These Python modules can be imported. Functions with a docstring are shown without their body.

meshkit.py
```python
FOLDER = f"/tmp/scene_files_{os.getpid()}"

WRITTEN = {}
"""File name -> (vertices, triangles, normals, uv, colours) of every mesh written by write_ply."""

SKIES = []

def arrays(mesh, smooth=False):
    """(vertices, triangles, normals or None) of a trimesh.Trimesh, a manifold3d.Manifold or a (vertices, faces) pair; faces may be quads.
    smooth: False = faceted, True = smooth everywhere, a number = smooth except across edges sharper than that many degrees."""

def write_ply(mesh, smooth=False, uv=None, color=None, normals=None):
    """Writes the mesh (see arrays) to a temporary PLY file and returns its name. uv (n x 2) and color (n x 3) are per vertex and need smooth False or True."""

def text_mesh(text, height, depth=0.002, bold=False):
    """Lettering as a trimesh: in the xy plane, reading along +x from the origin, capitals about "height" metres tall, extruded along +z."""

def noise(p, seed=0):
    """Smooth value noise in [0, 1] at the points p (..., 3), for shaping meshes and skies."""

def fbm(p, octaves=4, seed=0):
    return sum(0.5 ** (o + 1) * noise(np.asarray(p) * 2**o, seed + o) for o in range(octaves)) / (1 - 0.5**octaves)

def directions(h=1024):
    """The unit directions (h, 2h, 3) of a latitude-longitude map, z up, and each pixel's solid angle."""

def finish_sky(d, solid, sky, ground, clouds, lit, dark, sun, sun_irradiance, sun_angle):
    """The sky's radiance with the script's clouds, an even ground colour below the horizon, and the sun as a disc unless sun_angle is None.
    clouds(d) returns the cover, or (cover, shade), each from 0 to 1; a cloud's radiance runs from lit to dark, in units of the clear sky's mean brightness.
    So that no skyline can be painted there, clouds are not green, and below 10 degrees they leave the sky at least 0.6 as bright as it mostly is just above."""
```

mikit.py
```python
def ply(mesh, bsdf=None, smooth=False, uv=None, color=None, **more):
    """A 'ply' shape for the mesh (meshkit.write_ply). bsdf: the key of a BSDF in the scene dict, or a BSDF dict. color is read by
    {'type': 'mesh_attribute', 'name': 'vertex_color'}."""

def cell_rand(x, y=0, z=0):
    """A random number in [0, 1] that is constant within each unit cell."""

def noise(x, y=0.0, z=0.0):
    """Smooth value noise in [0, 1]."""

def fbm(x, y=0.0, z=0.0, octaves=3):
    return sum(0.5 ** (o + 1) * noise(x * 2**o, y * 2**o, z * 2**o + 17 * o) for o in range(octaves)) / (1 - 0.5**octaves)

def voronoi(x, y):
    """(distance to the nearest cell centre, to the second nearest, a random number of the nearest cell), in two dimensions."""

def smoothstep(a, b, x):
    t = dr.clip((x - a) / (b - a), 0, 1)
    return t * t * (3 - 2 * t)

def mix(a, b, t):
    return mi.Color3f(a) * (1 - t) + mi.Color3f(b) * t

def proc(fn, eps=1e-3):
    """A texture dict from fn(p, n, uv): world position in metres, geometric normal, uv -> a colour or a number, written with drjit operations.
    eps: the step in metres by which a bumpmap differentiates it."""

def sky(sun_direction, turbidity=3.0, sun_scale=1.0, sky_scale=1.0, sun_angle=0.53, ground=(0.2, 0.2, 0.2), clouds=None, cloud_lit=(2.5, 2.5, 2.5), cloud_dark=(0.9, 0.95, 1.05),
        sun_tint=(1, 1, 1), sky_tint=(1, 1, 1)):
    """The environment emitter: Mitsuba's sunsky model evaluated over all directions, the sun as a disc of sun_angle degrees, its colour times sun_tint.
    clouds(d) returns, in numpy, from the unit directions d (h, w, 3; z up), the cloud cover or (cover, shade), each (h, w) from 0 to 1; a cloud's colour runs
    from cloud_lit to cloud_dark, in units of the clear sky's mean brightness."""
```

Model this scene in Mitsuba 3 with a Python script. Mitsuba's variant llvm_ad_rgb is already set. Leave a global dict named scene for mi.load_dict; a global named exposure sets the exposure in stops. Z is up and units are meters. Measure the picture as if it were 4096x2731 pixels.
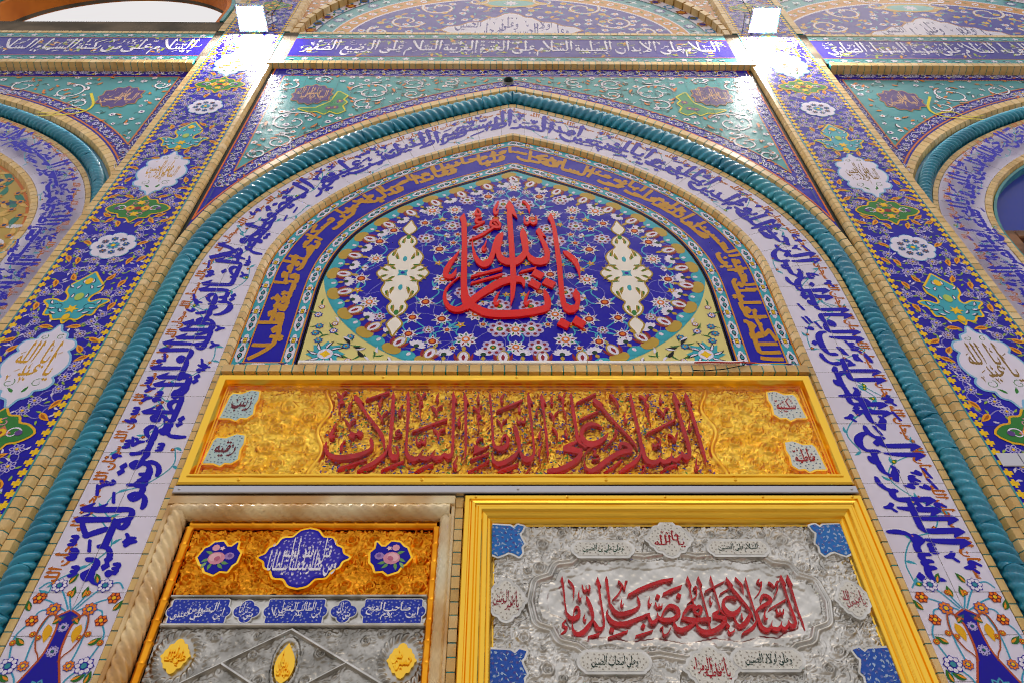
"""A tiled shrine portal seen from the courtyard below: pilasters, friezes, arch bands, mosaic tympanum, gilt and silver plaques."""
import math, random
import numpy as np, trimesh, mapbox_earcut
import drjit as dr, mitsuba as mi
import mikit, meshkit
from shapely.geometry import Polygon, MultiPoint, LineString, Point, box
from shapely.ops import unary_union
from shapely.prepared import prep
from shapely import affinity

T = mi.ScalarTransform4f
scene, labels = {}, {}
R = random.Random(11)

# ---- camera, daylight, exposure --------------------------------------------------------------
EYE = np.array([-.0829, -3.96, 1.6])
FWD, UP = np.array([.008516, .640005, .768324]), np.array([-.001586, -.768342, .640037])
scene['camera'] = {'type': 'perspective', 'fov': 63.556, 'fov_axis': 'x', 'near_clip': .1, 'far_clip': 400.0,
                   'to_world': T().look_at(origin=EYE.tolist(), target=(EYE+FWD).tolist(), up=UP.tolist())}
exposure = 2.1
scene['sky'] = mikit.sky([.12, -.22, .97], turbidity=4, sun_scale=.1, sun_angle=40, clouds=lambda d: 1.0, cloud_lit=(1.55, 1.5, 1.5), ground=(.25, .24, .23))
LAMP = 170.0                                   # radiance of the two lit floodlights (built further down)

# ---- materials -------------------------------------------------------------------------------
def C(hexa, k=1.0):
    v = np.array([int(hexa[i:i+2], 16) for i in (0, 2, 4)])/255
    return tuple(float(x) for x in np.where(v < .04045, v/12.92, ((v+.055)/1.055)**2.4)*k)
def bsdf(key, d): scene[key] = {'type': 'twosided', 'b': d}; return key
def prin(key, color, rough=.4, spec=.5, metal=0.0, bump=None, bump_scale=.001, eps=2e-3):
    col = color if isinstance(color, dict) else {'type': 'rgb', 'value': list(color)}
    d = {'type': 'principled', 'base_color': col, 'roughness': rough, 'specular': spec, 'metallic': metal}
    if bump is not None: d = {'type': 'bumpmap', 'tex': mikit.proc(bump, eps=eps), 'scale': bump_scale, 'b': d}
    return bsdf(key, d)
def ripple(p, n, uv): return mikit.noise(p.x*9, p.y*9, p.z*9)+.35*mikit.noise(p.x*31+4, p.y*31, p.z*31)
def tone(c1, c2, f, g=0.0, c3=None):
    def fn(p, n, uv):
        t = mikit.smoothstep(.25, .75, mikit.fbm(p.x*f, p.y*f+3, p.z*f, octaves=3))
        c = mikit.mix(c1, c2, t)
        if c3 is not None: c = mikit.mix(c, c3, mikit.smoothstep(.6, .78, mikit.fbm(p.x*f*.23+9, p.y, p.z*f*.23, octaves=3))*g)
        return c
    return mikit.proc(fn)
prin('glaze', {'type': 'mesh_attribute', 'name': 'vertex_color'}, .2, .13, bump=ripple, bump_scale=.0016, eps=6e-3)
prin('print', {'type': 'mesh_attribute', 'name': 'vertex_color'}, .42, .12)
for i, (a, b) in enumerate((('d8b878', 'cfa964'), ('d3b67e', 'c49c58'), ('dcc08c', 'd4b070'), ('c9a765', 'bb9450'))):
    prin(f'cream_glaze_{i}', tone(C(a), C(b), 7+i, .5, C('a98a55')), .32, .4)
prin('joint_teal', tone(C('2f8f92'), C('1d6f76'), 9), .3, .45)
prin('rope_glaze', tone(C('2a8aa6'), C('1f7694'), 5, .35, C('36a0a6')), .13, .4)
prin('groove_glaze', tone(C('2d7f9a'), C('256c88'), 6), .3, .45)
prin('masonry', tone(C('6d6152'), C('4d463c'), 3), .8, .2)
prin('onyx', tone(C('e0c592'), C('b98a4a'), 4.5, .8, C('d9d3b8')), .22, .5)
prin('white_plastic', C('f0eef0'), .4, .4)
prin('dark_gap', C('15211f'), .7, .2)
prin('grey_paint', C('8b8d8f'), .45, .4)
prin('paving', tone(C('b9b2a6'), C('9d968b'), 1.2), .6, .3)
def scratch(p, n, uv): return mikit.noise(p.x*40, p.y*40, p.z*220)
def scratch_h(p, n, uv): return .6*mikit.noise(p.x*7, p.y*50, p.z*160)+.4*mikit.noise(p.x*3, p.y*9, p.z*11)
def metal(key, color, rough, bump=None, sc=.0006, eps=2e-3):
    return prin(key, color, rough, .5, 1.0, bump, sc, eps)
metal('gilt', tone(C('ffd24a'), C('f2b022'), 12), .26)
metal('gilt_red', tone(C('f5a92c'), C('dd8716'), 9), .3)
metal('brass', C('f6c648'), .16, scratch_h, .0012)
metal('silver', tone(C('d2d0cc'), C('b5b3ae'), 14), .3)
metal('silver_dark', tone(C('b9b7b2'), C('8f8d88'), 14), .34)
metal('steel', C('b8b6bd'), .18, scratch_h, .0012)
prin('red_enamel', C('de0c08'), .22, .2)
prin('red_paint', tone(C('c4101a'), C('ab0c16'), 8), .25, .25)
scene['pane'] = {'type': 'thindielectric', 'int_ior': 1.16}
scene['lamp_glow'] = {'type': 'diffuse', 'reflectance': {'type': 'rgb', 'value': [.8, .8, .8]}}

# ---- colours of the glazes -------------------------------------------------------------------
COB, COB2, WHT, TQ, TQ2, YEL, ORG, GRN, GOLD, VIO, MAR, CRM, LIL, NAVY, BLK = (
    C('1609a6'), C('221294'), C('dcd6ea'), C('3f9aa0'), C('38a3b5'), C('e8bd1c'), C('d9731f'), C('2f7a34'), C('c08a26'), C('5a3f86'), C('8c2030'),
    C('d9cd83'), C('b9aedd'), C('120a66'), C('0c0f14'))

# ---- shapes and their entries ----------------------------------------------------------------
_count = {}
def numbered(name):
    n = _count.get(name, -1)+1; _count[name] = n
    return name if n == 0 else f'{name}_{n:03d}'
def thing(name, label, cat, group=None):
    key = numbered(name); labels[key] = {'label': label, 'category': cat}
    if group: labels[key]['group'] = group
    return key
def put(parent, name, mesh, mat, smooth=False, color=None, label=None, stuff=False, **more):
    key = numbered(f'{parent}__{name}')
    scene[key] = mikit.ply(mesh, mat, smooth=smooth, color=color, **more)
    if label or stuff:
        labels[key] = {}
        if label: labels[key]['label'] = label
        if stuff: labels[key]['kind'] = 'stuff'
    return key
def join(meshes):
    v, f, n = [], [], 0
    for a, b in meshes:
        v.append(a); f.append(np.asarray(b)+n); n += len(a)
    return np.vstack(v), np.vstack(f)
def outward(v, f):
    a, b, c = (v[f[:, i]]-v.mean(0) for i in range(3))
    return (v, f) if np.einsum('ij,ij->i', a, np.cross(b, c)).sum() > 0 else (v, f[:, ::-1])
def prism(sections):
    """A closed solid through equally long rings of points (each ring convex)."""
    s = np.asarray(sections, float); m, k = s.shape[:2]; f = []
    for i in range(m-1):
        for j in range(k):
            a, b, c, d = i*k+j, i*k+(j+1) % k, (i+1)*k+(j+1) % k, (i+1)*k+j
            f += [(a, b, c), (a, c, d)]
    for j in range(1, k-1): f += [(0, j+1, j), ((m-1)*k, (m-1)*k+j, (m-1)*k+j+1)]
    return outward(s.reshape(-1, 3), np.array(f))
def slab(x0, x1, z0, z1, y0, y1, ch=0.0):
    """A box whose front (y0) edges are chamfered."""
    if not ch: return prism([[(x0, y, z0), (x1, y, z0), (x1, y, z1), (x0, y, z1)] for y in (y1, y0)])
    r = lambda y, e: [(x0+e, y, z0+e), (x1-e, y, z0+e), (x1-e, y, z1-e), (x0+e, y, z1-e)]
    return prism([r(y1, 0), r(y0+ch, 0), r(y0, ch)])
def tube(path, rad, k=8):
    p = np.asarray(path, float); t = np.gradient(p, axis=0); t /= np.linalg.norm(t, axis=1, keepdims=True)
    a = np.cross(t, [0, 1, .13]); a /= np.linalg.norm(a, axis=1, keepdims=True); b = np.cross(t, a)
    an = np.arange(k)*2*math.pi/k; rad = np.broadcast_to(rad, len(p))
    return prism(p[:, None]+rad[:, None, None]*(np.cos(an)[None, :, None]*a[:, None]+np.sin(an)[None, :, None]*b[:, None]))
def xz(a, y):
    a = np.asarray(a, float); return np.stack([a[:, 0], np.broadcast_to(y, len(a)), a[:, 1]], 1)
def dense(a, step):
    a = np.asarray(a, float); b = np.roll(a, -1, 0); out = []
    for p, q in zip(a, b):
        n = max(1, int(np.linalg.norm(q-p)/step)); out.append(p+(q-p)*(np.arange(n)/n)[:, None])
    return np.vstack(out)
def rings(shape):
    """(outer ring, holes) of an array or of the polygons of a shapely shape."""
    if isinstance(shape, (np.ndarray, list)): return [(np.asarray(shape, float), [])]
    return [(np.array(g.exterior.coords)[:-1], [np.array(h.coords)[:-1] for h in g.interiors]) for g in getattr(shape, 'geoms', [shape]) if g.geom_type == 'Polygon' and g.area > 1e-7]
def triangles(ext, holes):
    v = np.vstack([ext]+holes); ends = np.cumsum([len(ext)]+[len(h) for h in holes]).astype(np.uint32)
    f = mapbox_earcut.triangulate_float64(v, ends).reshape(-1, 3).astype(int)
    if len(f):
        a, b, c = (v[f[:, i]] for i in range(3)); flip = (b-a)[:, 0]*(c-a)[:, 1]-(b-a)[:, 1]*(c-a)[:, 0] < 0
        f[flip] = f[flip][:, ::-1]
    return v, f
LAYER = .0012
def flat(items, y, fmap=None, step=.04):
    """Painted shapes (shape, colour, layer) as one sheet mesh: (vertices, faces), colours. fmap bends them into their band first."""
    V, F, K, n = [], [], [], 0
    for shape, col, layer in items:
        for ext, holes in rings(shape):
            if fmap is not None: ext, holes = fmap(dense(ext, step)), [fmap(dense(h, step)) for h in holes]
            v, f = triangles(ext, holes)
            if not len(f): continue
            V.append(xz(v, y-LAYER*layer)); F.append(f+n); K.append(np.tile(col, (len(v), 1))); n += len(v)
    return (np.vstack(V), np.vstack(F)), np.vstack(K)
def paint(parent, name, items, y, fmap=None, step=.04, mat='glaze', label=None, stuff=False):
    if not items: return None
    m, k = flat(items, y, fmap, step)
    return put(parent, name, m, mat, color=k, label=label, stuff=stuff)
def solid(shape, y0, y1, ch=.0):
    """A flat shape given thickness from y1 (back) to y0 (front), its front edge set in by ch."""
    out = []
    for ext, holes in rings(shape):
        loops = [ext]+holes; v, f = triangles(ext, holes)
        front, fy = v, y0
        out.append((xz(front, fy), f))
        for L in loops:
            m = len(L); q = np.vstack([xz(L, y0), xz(L, y1)]); i = np.arange(m); j = (i+1) % m
            area = .5*np.sum(L[:, 0]*np.roll(L[:, 1], -1)-np.roll(L[:, 0], -1)*L[:, 1])
            ccw = (area > 0) == (L is ext)
            s = np.vstack([np.stack([i, i+m, j], 1), np.stack([j, i+m, j+m], 1)])
            out.append((q, s if ccw else s[:, ::-1]))
    return join(out)
# ---- Arabic script: letters drawn with a broad pen -------------------------------------------
# unit: one pen width; the pen starts at the right (x = 0) on the line (y = 0) and leaves at x = -advance
GL = {
 # body: form -> (advance, strokes); a stroke is "x,y,w ..." ; form s single, i initial, m medial, f final
 'alif': {'s': (1.6, ["-.7,7,1.2 -.7,4,1.25 -.8,1.6,1 -1,0,.5"]), 'f': (1.9, ["0,0,1 -.8,.1,1.1 -1.2,.8,1.1 -1.25,3.5,1.2 -1.2,7,1.2"])},
 'tooth': {'i': (1.6, ["-.3,1.9,.9 -.4,.5,1 -.8,0,1.1 -1.6,0,1"]), 'm': (1.9, ["0,0,1 -.7,.1,1 -1,1.4,.8", "-1,1.2,.8 -1.1,.2,1 -1.9,0,1"])},
 'boat': {'s': (7, ["-.4,1.8,.9 -.4,.5,1 -1.4,-.3,1.3 -3.5,-.6,1.5 -5.4,-.3,1.2 -6.4,.6,.8 -6.6,1.6,.5"]), 'f': (7, ["0,0,1 -.6,.1,1 -.9,1.3,.8", "-.9,1.1,.9 -1.2,-.1,1.2 -3,-.6,1.5 -5.2,-.4,1.3 -6.4,.5,.8 -6.6,1.5,.5"])},
 'jim': {'i': (3.4, ["-2.8,2.6,.8 -2.2,2.9,1 -1.2,2.2,1.2 -.2,1.9,1", "-.2,1.9,.9 -1.3,1,.8 -1.9,.2,1 -3.4,0,1.1"]), 'm': (3.2, ["-2.6,2.5,.8 -2,2.8,1 -1,2.1,1.2 0,1.8,1", "0,0,.9 -.8,.1,.9 -1.8,.3,1 -3.2,0,1.1", "-.1,1.8,.8 -1,1,.7 -1.6,.3,.8"]),
         'f': (3.6, ["-3,2.4,.8 -2.4,2.7,1 -1.4,2,1.2 -.1,1.6,1", "0,0,.8 -.6,.6,.7 -.2,1.6,.9", "-.3,1.6,.8 -1.8,.7,.8 -2.9,-.8,1 -2.8,-2.5,1.2 -1.6,-3.7,1.4 -.2,-3.6,1 .6,-2.9,.5"])},
 'dal': {'s': (2.4, ["-.7,2.9,.8 -.4,1.7,1.1 -.3,.6,1.1 -1,-.1,1.3 -2.4,.1,.6"]), 'f': (2.6, ["0,0,1 -.8,.1,1 -1.3,1.2,.9 -1.6,2.9,.8", "-1.2,1,.9 -.9,.2,1.1 -1.6,-.2,1.2 -2.7,.2,.6"])},
 'ra': {'s': (2.2, ["-.5,1.6,.9 -.3,.4,1.1 -.9,-.9,1.1 -2,-1.6,1 -3,-1.6,.5"]), 'f': (2, ["0,0,1 -.4,.3,.9 -.5,1,.7", "-.4,.4,1 -.8,-.8,1.1 -1.8,-1.6,1.1 -3,-1.7,.5"])},
 'sin': {'i': (3.8, ["-.2,1.7,.7 -.3,.3,1.1 -.9,0,1.1 -1.3,.5,.8 -1.35,1.5,.6", "-1.3,.6,.8 -1.6,.1,1.1 -2.2,.1,1 -2.5,.6,.8 -2.5,1.6,.6", "-2.5,.5,.9 -2.9,0,1.1 -3.8,0,1"]), 'm': (4.2, ["0,0,1 -.5,.2,.9 -.7,1.5,.6", "-.7,1.2,.7 -.8,.3,1.1 -1.3,0,1.1 -1.7,.5,.8 -1.75,1.5,.6", "-1.7,.6,.8 -2,.1,1.1 -2.6,.1,1 -2.9,.6,.8 -2.9,1.6,.6", "-2.9,.5,.9 -3.3,0,1.1 -4.2,0,1"]),
         'f': (7, ["0,0,1 -.5,.2,.9 -.7,1.5,.6", "-.7,1.2,.7 -.8,.3,1.1 -1.3,0,1.1 -1.7,.5,.8 -1.75,1.5,.6", "-1.7,.6,.8 -2,.1,1.1 -2.6,.1,1 -2.9,.6,.8 -2.9,1.6,.6", "-2.8,.8,.8 -3,-1,1 -4.2,-2.1,1.4 -5.8,-1.7,1.3 -6.7,-.4,.8 -6.8,.8,.5"])},
 'sad': {'i': (4.4, ["-2.9,.1,.8 -1.9,1.5,.9 -.9,2.1,1.1 -.1,1.6,1 -.2,.6,1 -1.2,.1,1.2 -2.9,0,1.1 -3.2,.9,.6", "-3.1,.5,.8 -3.4,0,1 -4.4,0,1"]), 'm': (4.6, ["0,0,1 -1.5,0,1.1 -3.1,0,1.1 -3.4,.9,.6", "-3,.1,.8 -2,1.5,.9 -1,2.1,1.1 -.2,1.5,1 -.3,.4,.9", "-3.3,.5,.8 -3.6,0,1 -4.6,0,1"]),
         'f': (7.2, ["0,0,1 -1.5,0,1.1 -3.1,0,1.1 -3.4,.9,.6", "-3,.1,.8 -2,1.5,.9 -1,2.1,1.1 -.2,1.5,1 -.3,.4,.9", "-3.2,.6,.8 -3.4,-1,1 -4.6,-2.1,1.4 -6.2,-1.7,1.3 -7,-.4,.8 -7.1,.8,.5"])},
 'ta': {'i': (3.8, ["-2.9,.1,.8 -1.9,1.5,.9 -.9,2.1,1.1 -.1,1.6,1 -.2,.6,1 -1.2,.1,1.2 -3.8,0,1.1", "-2.6,6.6,1.2 -2.6,3,1.2 -2.7,.2,.8"]), 'm': (4, ["0,0,1 -1.5,0,1.1 -4,0,1.1", "-3,.1,.8 -2,1.5,.9 -1,2.1,1.1 -.2,1.5,1 -.3,.4,.9", "-2.8,6.6,1.2 -2.8,3,1.2 -2.9,.2,.8"])},
 'ayn': {'i': (3, ["-.3,2.6,.6 -1.2,3.2,1 -2,2.5,1.1 -1.7,1.4,1 -.5,1.1,.8", "-.6,1.1,.9 -1.6,.5,.9 -3,0,1.1"]), 'm': (2.6, ["0,0,1 -.8,.3,.9 -1.9,1.7,.9 -1.3,2.2,1.1 -.5,1.8,1 -1.4,.4,.9 -2.6,0,1.1"]),
         'f': (3.4, ["0,0,1 -.7,.3,.9 -1.7,1.6,.9 -1.1,2,1.1 -.4,1.6,1 -1.8,.5,.8 -2.8,-.9,1 -2.7,-2.5,1.2 -1.5,-3.6,1.4 -.1,-3.5,1 .7,-2.8,.5"]), 's': (3.4, ["-.3,2.6,.6 -1.2,3.1,1 -2,2.4,1.1 -1.6,1.4,1 -.3,1.2,.8", "-.4,1.2,.9 -1.9,.4,.8 -2.9,-.9,1 -2.8,-2.5,1.2 -1.6,-3.6,1.4 -.2,-3.5,1 .6,-2.8,.5"])},
 'fa': {'i': (2.4, ["-1.5,1.1,.8 -.9,2.3,1 -.1,1.7,1 -.5,.9,1 -1.2,1,.9", "-.3,1.3,.9 -.8,.2,1 -2.4,0,1.1"]), 'm': (2.6, ["0,0,1 -1,.1,1 -2.6,0,1.1", "-.9,.2,.8 -1.7,1.1,.9 -1,1.9,1 -.4,1.2,1 -.9,.3,.8"]),
        'f': (7, ["0,0,1 -.8,.2,.9", "-.7,.2,.8 -1.5,1.1,.9 -.9,1.9,1 -.3,1.2,1 -.7,.3,.8", "-.8,.2,1 -2.6,-.5,1.4 -5.2,-.4,1.3 -6.4,.5,.8 -6.6,1.5,.5"])},
 'qaf': {'f': (5, ["0,0,1 -.6,.2,.9", "-.7,.2,.8 -1.5,1.1,.9 -.9,1.9,1 -.3,1.2,1 -.5,.3,.9", "-.5,.4,1 -.9,-1.3,1 -2.2,-2.2,1.4 -3.7,-1.8,1.3 -4.7,-.5,.8 -4.9,.8,.5"])},
 'kaf': {'i': (2.8, ["1.3,6.4,.7 -.2,5.4,1.1 -1.5,4.2,1.2", "-1.6,4.4,.9 -.9,2.6,1.1 -.3,1,1.1 -.9,.1,1.1 -2.8,0,1.1"]), 'm': (2.9, ["1.3,6.4,.7 -.2,5.4,1.1 -1.5,4.2,1.2", "-1.6,4.4,.9 -.9,2.6,1.1 -.4,1,1 -.8,.2,1", "0,0,1 -1.5,0,1.1 -2.9,0,1.1"]),
         'f': (6, ["0,0,1 -.7,.1,1.1 -1.1,.8,1.1 -1.1,3.5,1.2 -1,6.6,1.2", "-.6,.2,1 -2.5,-.5,1.4 -4.6,-.2,1.2 -5.6,.9,.6", "-3.6,3,.8 -2.9,2.3,.8 -3.8,1.9,.7 -3,1.4,.6"])},
 'lam': {'i': (1.9, ["-.7,7,1.2 -.6,3.5,1.25 -.6,.9,1.1 -1,.1,1.1 -1.9,0,1"]), 'm': (2, ["0,0,1 -2,0,1", "-1,7,1.2 -1,3.5,1.25 -1,.2,1"]),
         'f': (4.6, ["0,0,1 -.8,0,1", "-.8,7,1.2 -.8,3.5,1.2 -.9,0,1.1 -1.2,-1.6,1.1 -2.4,-2.4,1.4 -3.7,-1.7,1.2 -4.4,-.3,.8 -4.5,.8,.5"]), 's': (4.4, ["-.6,7,1.2 -.6,3.5,1.2 -.7,0,1.1 -1,-1.6,1.1 -2.2,-2.4,1.4 -3.5,-1.7,1.2 -4.2,-.3,.8 -4.3,.8,.5"])},
 'lamalif': {'s': (4.8, ["-.6,7,1.2 -.9,4,1.2 -1.8,1.4,1.1 -3.2,-.3,1.2 -4.6,-.9,.6", "-4.6,6.8,1.2 -3.4,4,1.2 -2,1.8,1.1 -.9,.6,.9 -1.6,-.4,.9 -3.2,-.4,.9"]), 'f': (4.6, ["0,0,1 -.7,.1,1 -1,.7,1 -1.1,3.6,1.2 -1,7,1.2", "-4.6,6.8,1.2 -3.4,4,1.2 -2.2,1.8,1.1 -.9,.2,.9"])},
 'mim': {'i': (2.2, ["-1.3,.5,.9 -.8,1.6,1.1 -.1,1,1.1 -.6,.1,1.1 -1.4,.1,1.1 -2.2,0,1"]), 'm': (2.2, ["0,0,1 -.9,-.1,1.1 -2.2,0,1", "-.5,.1,1 -1.3,-1,1 -.4,-1,1 -.9,0,1"]),
         'f': (2.6, ["0,0,1 -.5,.4,1 -1.2,1.4,1.1 -1.8,.8,1 -1.1,.1,1 -.4,.2,.9", "-1.3,.2,1 -2.2,-.7,1 -2.5,-2.2,1.1 -2.5,-4,.5"]), 's': (2.6, ["-1.4,.3,.9 -.8,1.5,1.1 -.1,.9,1.1 -.8,.1,1.1 -1.6,.1,1 -2.3,-.8,1 -2.6,-2.4,1.1 -2.6,-4,.5"])},
 'nun': {'f': (4.6, ["0,0,1 -.4,.3,.9 -.5,1.1,.8", "-.5,.8,.9 -.6,-1,1 -1.8,-2.1,1.4 -3.3,-1.7,1.3 -4.3,-.4,.8 -4.5,.9,.5"]), 's': (4.8, ["-.4,1.6,.9 -.5,0,1 -1,-1.4,1.1 -2.2,-2.1,1.4 -3.6,-1.5,1.3 -4.4,-.3,.8 -4.6,.9,.5"])},
 'ha': {'i': (2.6, ["-1.6,.2,.9 -1.5,1.8,.9 -.8,2.5,1.1 -.1,1.4,1 -.4,.3,1 -1.4,.1,1 -2.6,0,1", "-.2,1.3,.8 -1.2,1,.8"]), 'm': (2.8, ["0,0,1 -.8,.4,.9 -1.7,2.2,.9 -1.1,2.6,1 -.9,1.4,1 -1.3,0,1 -1.5,-1.3,1 -.9,-1.2,.9 -1.3,0,.9 -2.8,0,1"]),
        'f': (2.2, ["0,0,1 -.5,.4,1 -.8,2.3,.8", "-.8,2,.9 -1.8,1.5,1 -1.9,.5,1 -1,.1,1 -.5,.4,.9"]), 's': (2.2, ["-1,2.4,.7 -.9,1.6,1 -.2,1.1,1 -.5,.3,1.1 -1.6,.2,1 -1.7,1.1,.9 -.9,1.8,.7"])},
 'waw': {'s': (2.2, ["-1.2,.7,.8 -1.2,1.7,.9 -.5,2,1.1 -.1,1.2,1.1 -.9,.6,.9", "-.1,1.2,1 -.3,-.2,1 -1.1,-1.1,1.1 -2.2,-1.5,1 -2.9,-1.4,.5"]), 'f': (2.2, ["0,0,1 -1,.3,.9 -1.3,1.2,.9 -.7,1.8,1.1 -.2,1.1,1 -.4,-.3,1 -1.2,-1.2,1.1 -2.3,-1.5,1 -2.9,-1.4,.5"])},
 'ya': {'f': (5, ["0,0,1 -.7,.3,1 -1.7,.4,1.1 -1.3,-.4,1.1 -.7,-1.1,1.1 -1.4,-2,1.2 -3.2,-2.1,1.4 -4.5,-1.2,1 -4.8,-.1,.5"]), 's': (5, ["-.4,1.4,.7 -1.2,1.7,1 -1.9,1,1.1 -1.2,.1,1.1 -.6,-.8,1.1 -1.3,-1.9,1.2 -3.2,-2.1,1.4 -4.5,-1.2,1 -4.8,-.1,.5"])},
 'hamza': {'s': (1.8, ["-.4,1.6,.5 -1.2,1.7,.8 -1.2,1,.8 -.3,.9,.7 -1.4,.4,.8"])},
}
LETTER = {}
for spec in ("ا alif 0 0 0|أ alif 9 0 0|إ alif 0 9 0|ب tooth/boat 0 1 1|ت tooth/boat 2 0 1|ث tooth/boat 3 0 1|ن tooth/nun 1 0 1|ي tooth/ya 0 2 1|ى tooth/ya 0 0 1|ئ tooth/ya 9 0 1|ج jim 0 1 1|ح jim 0 0 1|خ jim 1 0 1|"
             "د dal 0 0 0|ذ dal 1 0 0|ر ra 0 0 0|ز ra 1 0 0|س sin 0 0 1|ش sin 3 0 1|ص sad 0 0 1|ض sad 1 0 1|ط ta 0 0 1|ظ ta 1 0 1|ع ayn 0 0 1|غ ayn 1 0 1|ف fa 1 0 1|ق fa/qaf 2 0 1|ك kaf 0 0 1|ل lam 0 0 1|"
             "م mim 0 0 1|ه ha 0 0 1|ة ha 2 0 0|و waw 0 0 0|ؤ waw 9 0 0|ء hamza 0 0 0|L lamalif 0 0 0").split('|'):
    c, b, up, dn, j = spec.split()
    b = b.split('/'); LETTER[c] = (b[0], b[-1], int(up), int(dn), int(j))

def smooth_path(p, n=5):
    p = np.asarray(p, float)
    if len(p) < 3: 
        t = np.linspace(0, 1, 4)[:, None]; return p[0]*(1-t)+p[-1]*t
    q = np.vstack([2*p[0]-p[1], p, 2*p[-1]-p[-2]]); out = []
    for i in range(len(p)-1):
        a, b, c, d = q[i:i+4]
        for t in np.arange(n)/n:
            out.append(.5*(2*b+(c-a)*t+(2*a-5*b+4*c-d)*t*t+(3*b-a-3*c+d)*t**3))
    return np.array(out+[p[-1]])

NIB = np.array([[math.cos(a), math.sin(a)] for a in np.arange(8)*math.pi/4+.2])
def pen(points, scale=1.0, angle=60, thin=.4, n=4, straight=False):
    """The outline that a broad pen leaves along the points (x, y, width)."""
    p = np.asarray(points, float) if straight else smooth_path(points, n)
    c, s = math.cos(math.radians(angle)), math.sin(math.radians(angle))
    nib = (NIB*[.5, .5*thin]) @ np.array([[c, s], [-s, c]])
    hulls = [MultiPoint(np.vstack([a[:2]+nib*a[2]*scale, b[:2]+nib*b[2]*scale])).convex_hull for a, b in zip(p[:-1], p[1:])]
    return unary_union(hulls)

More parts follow.
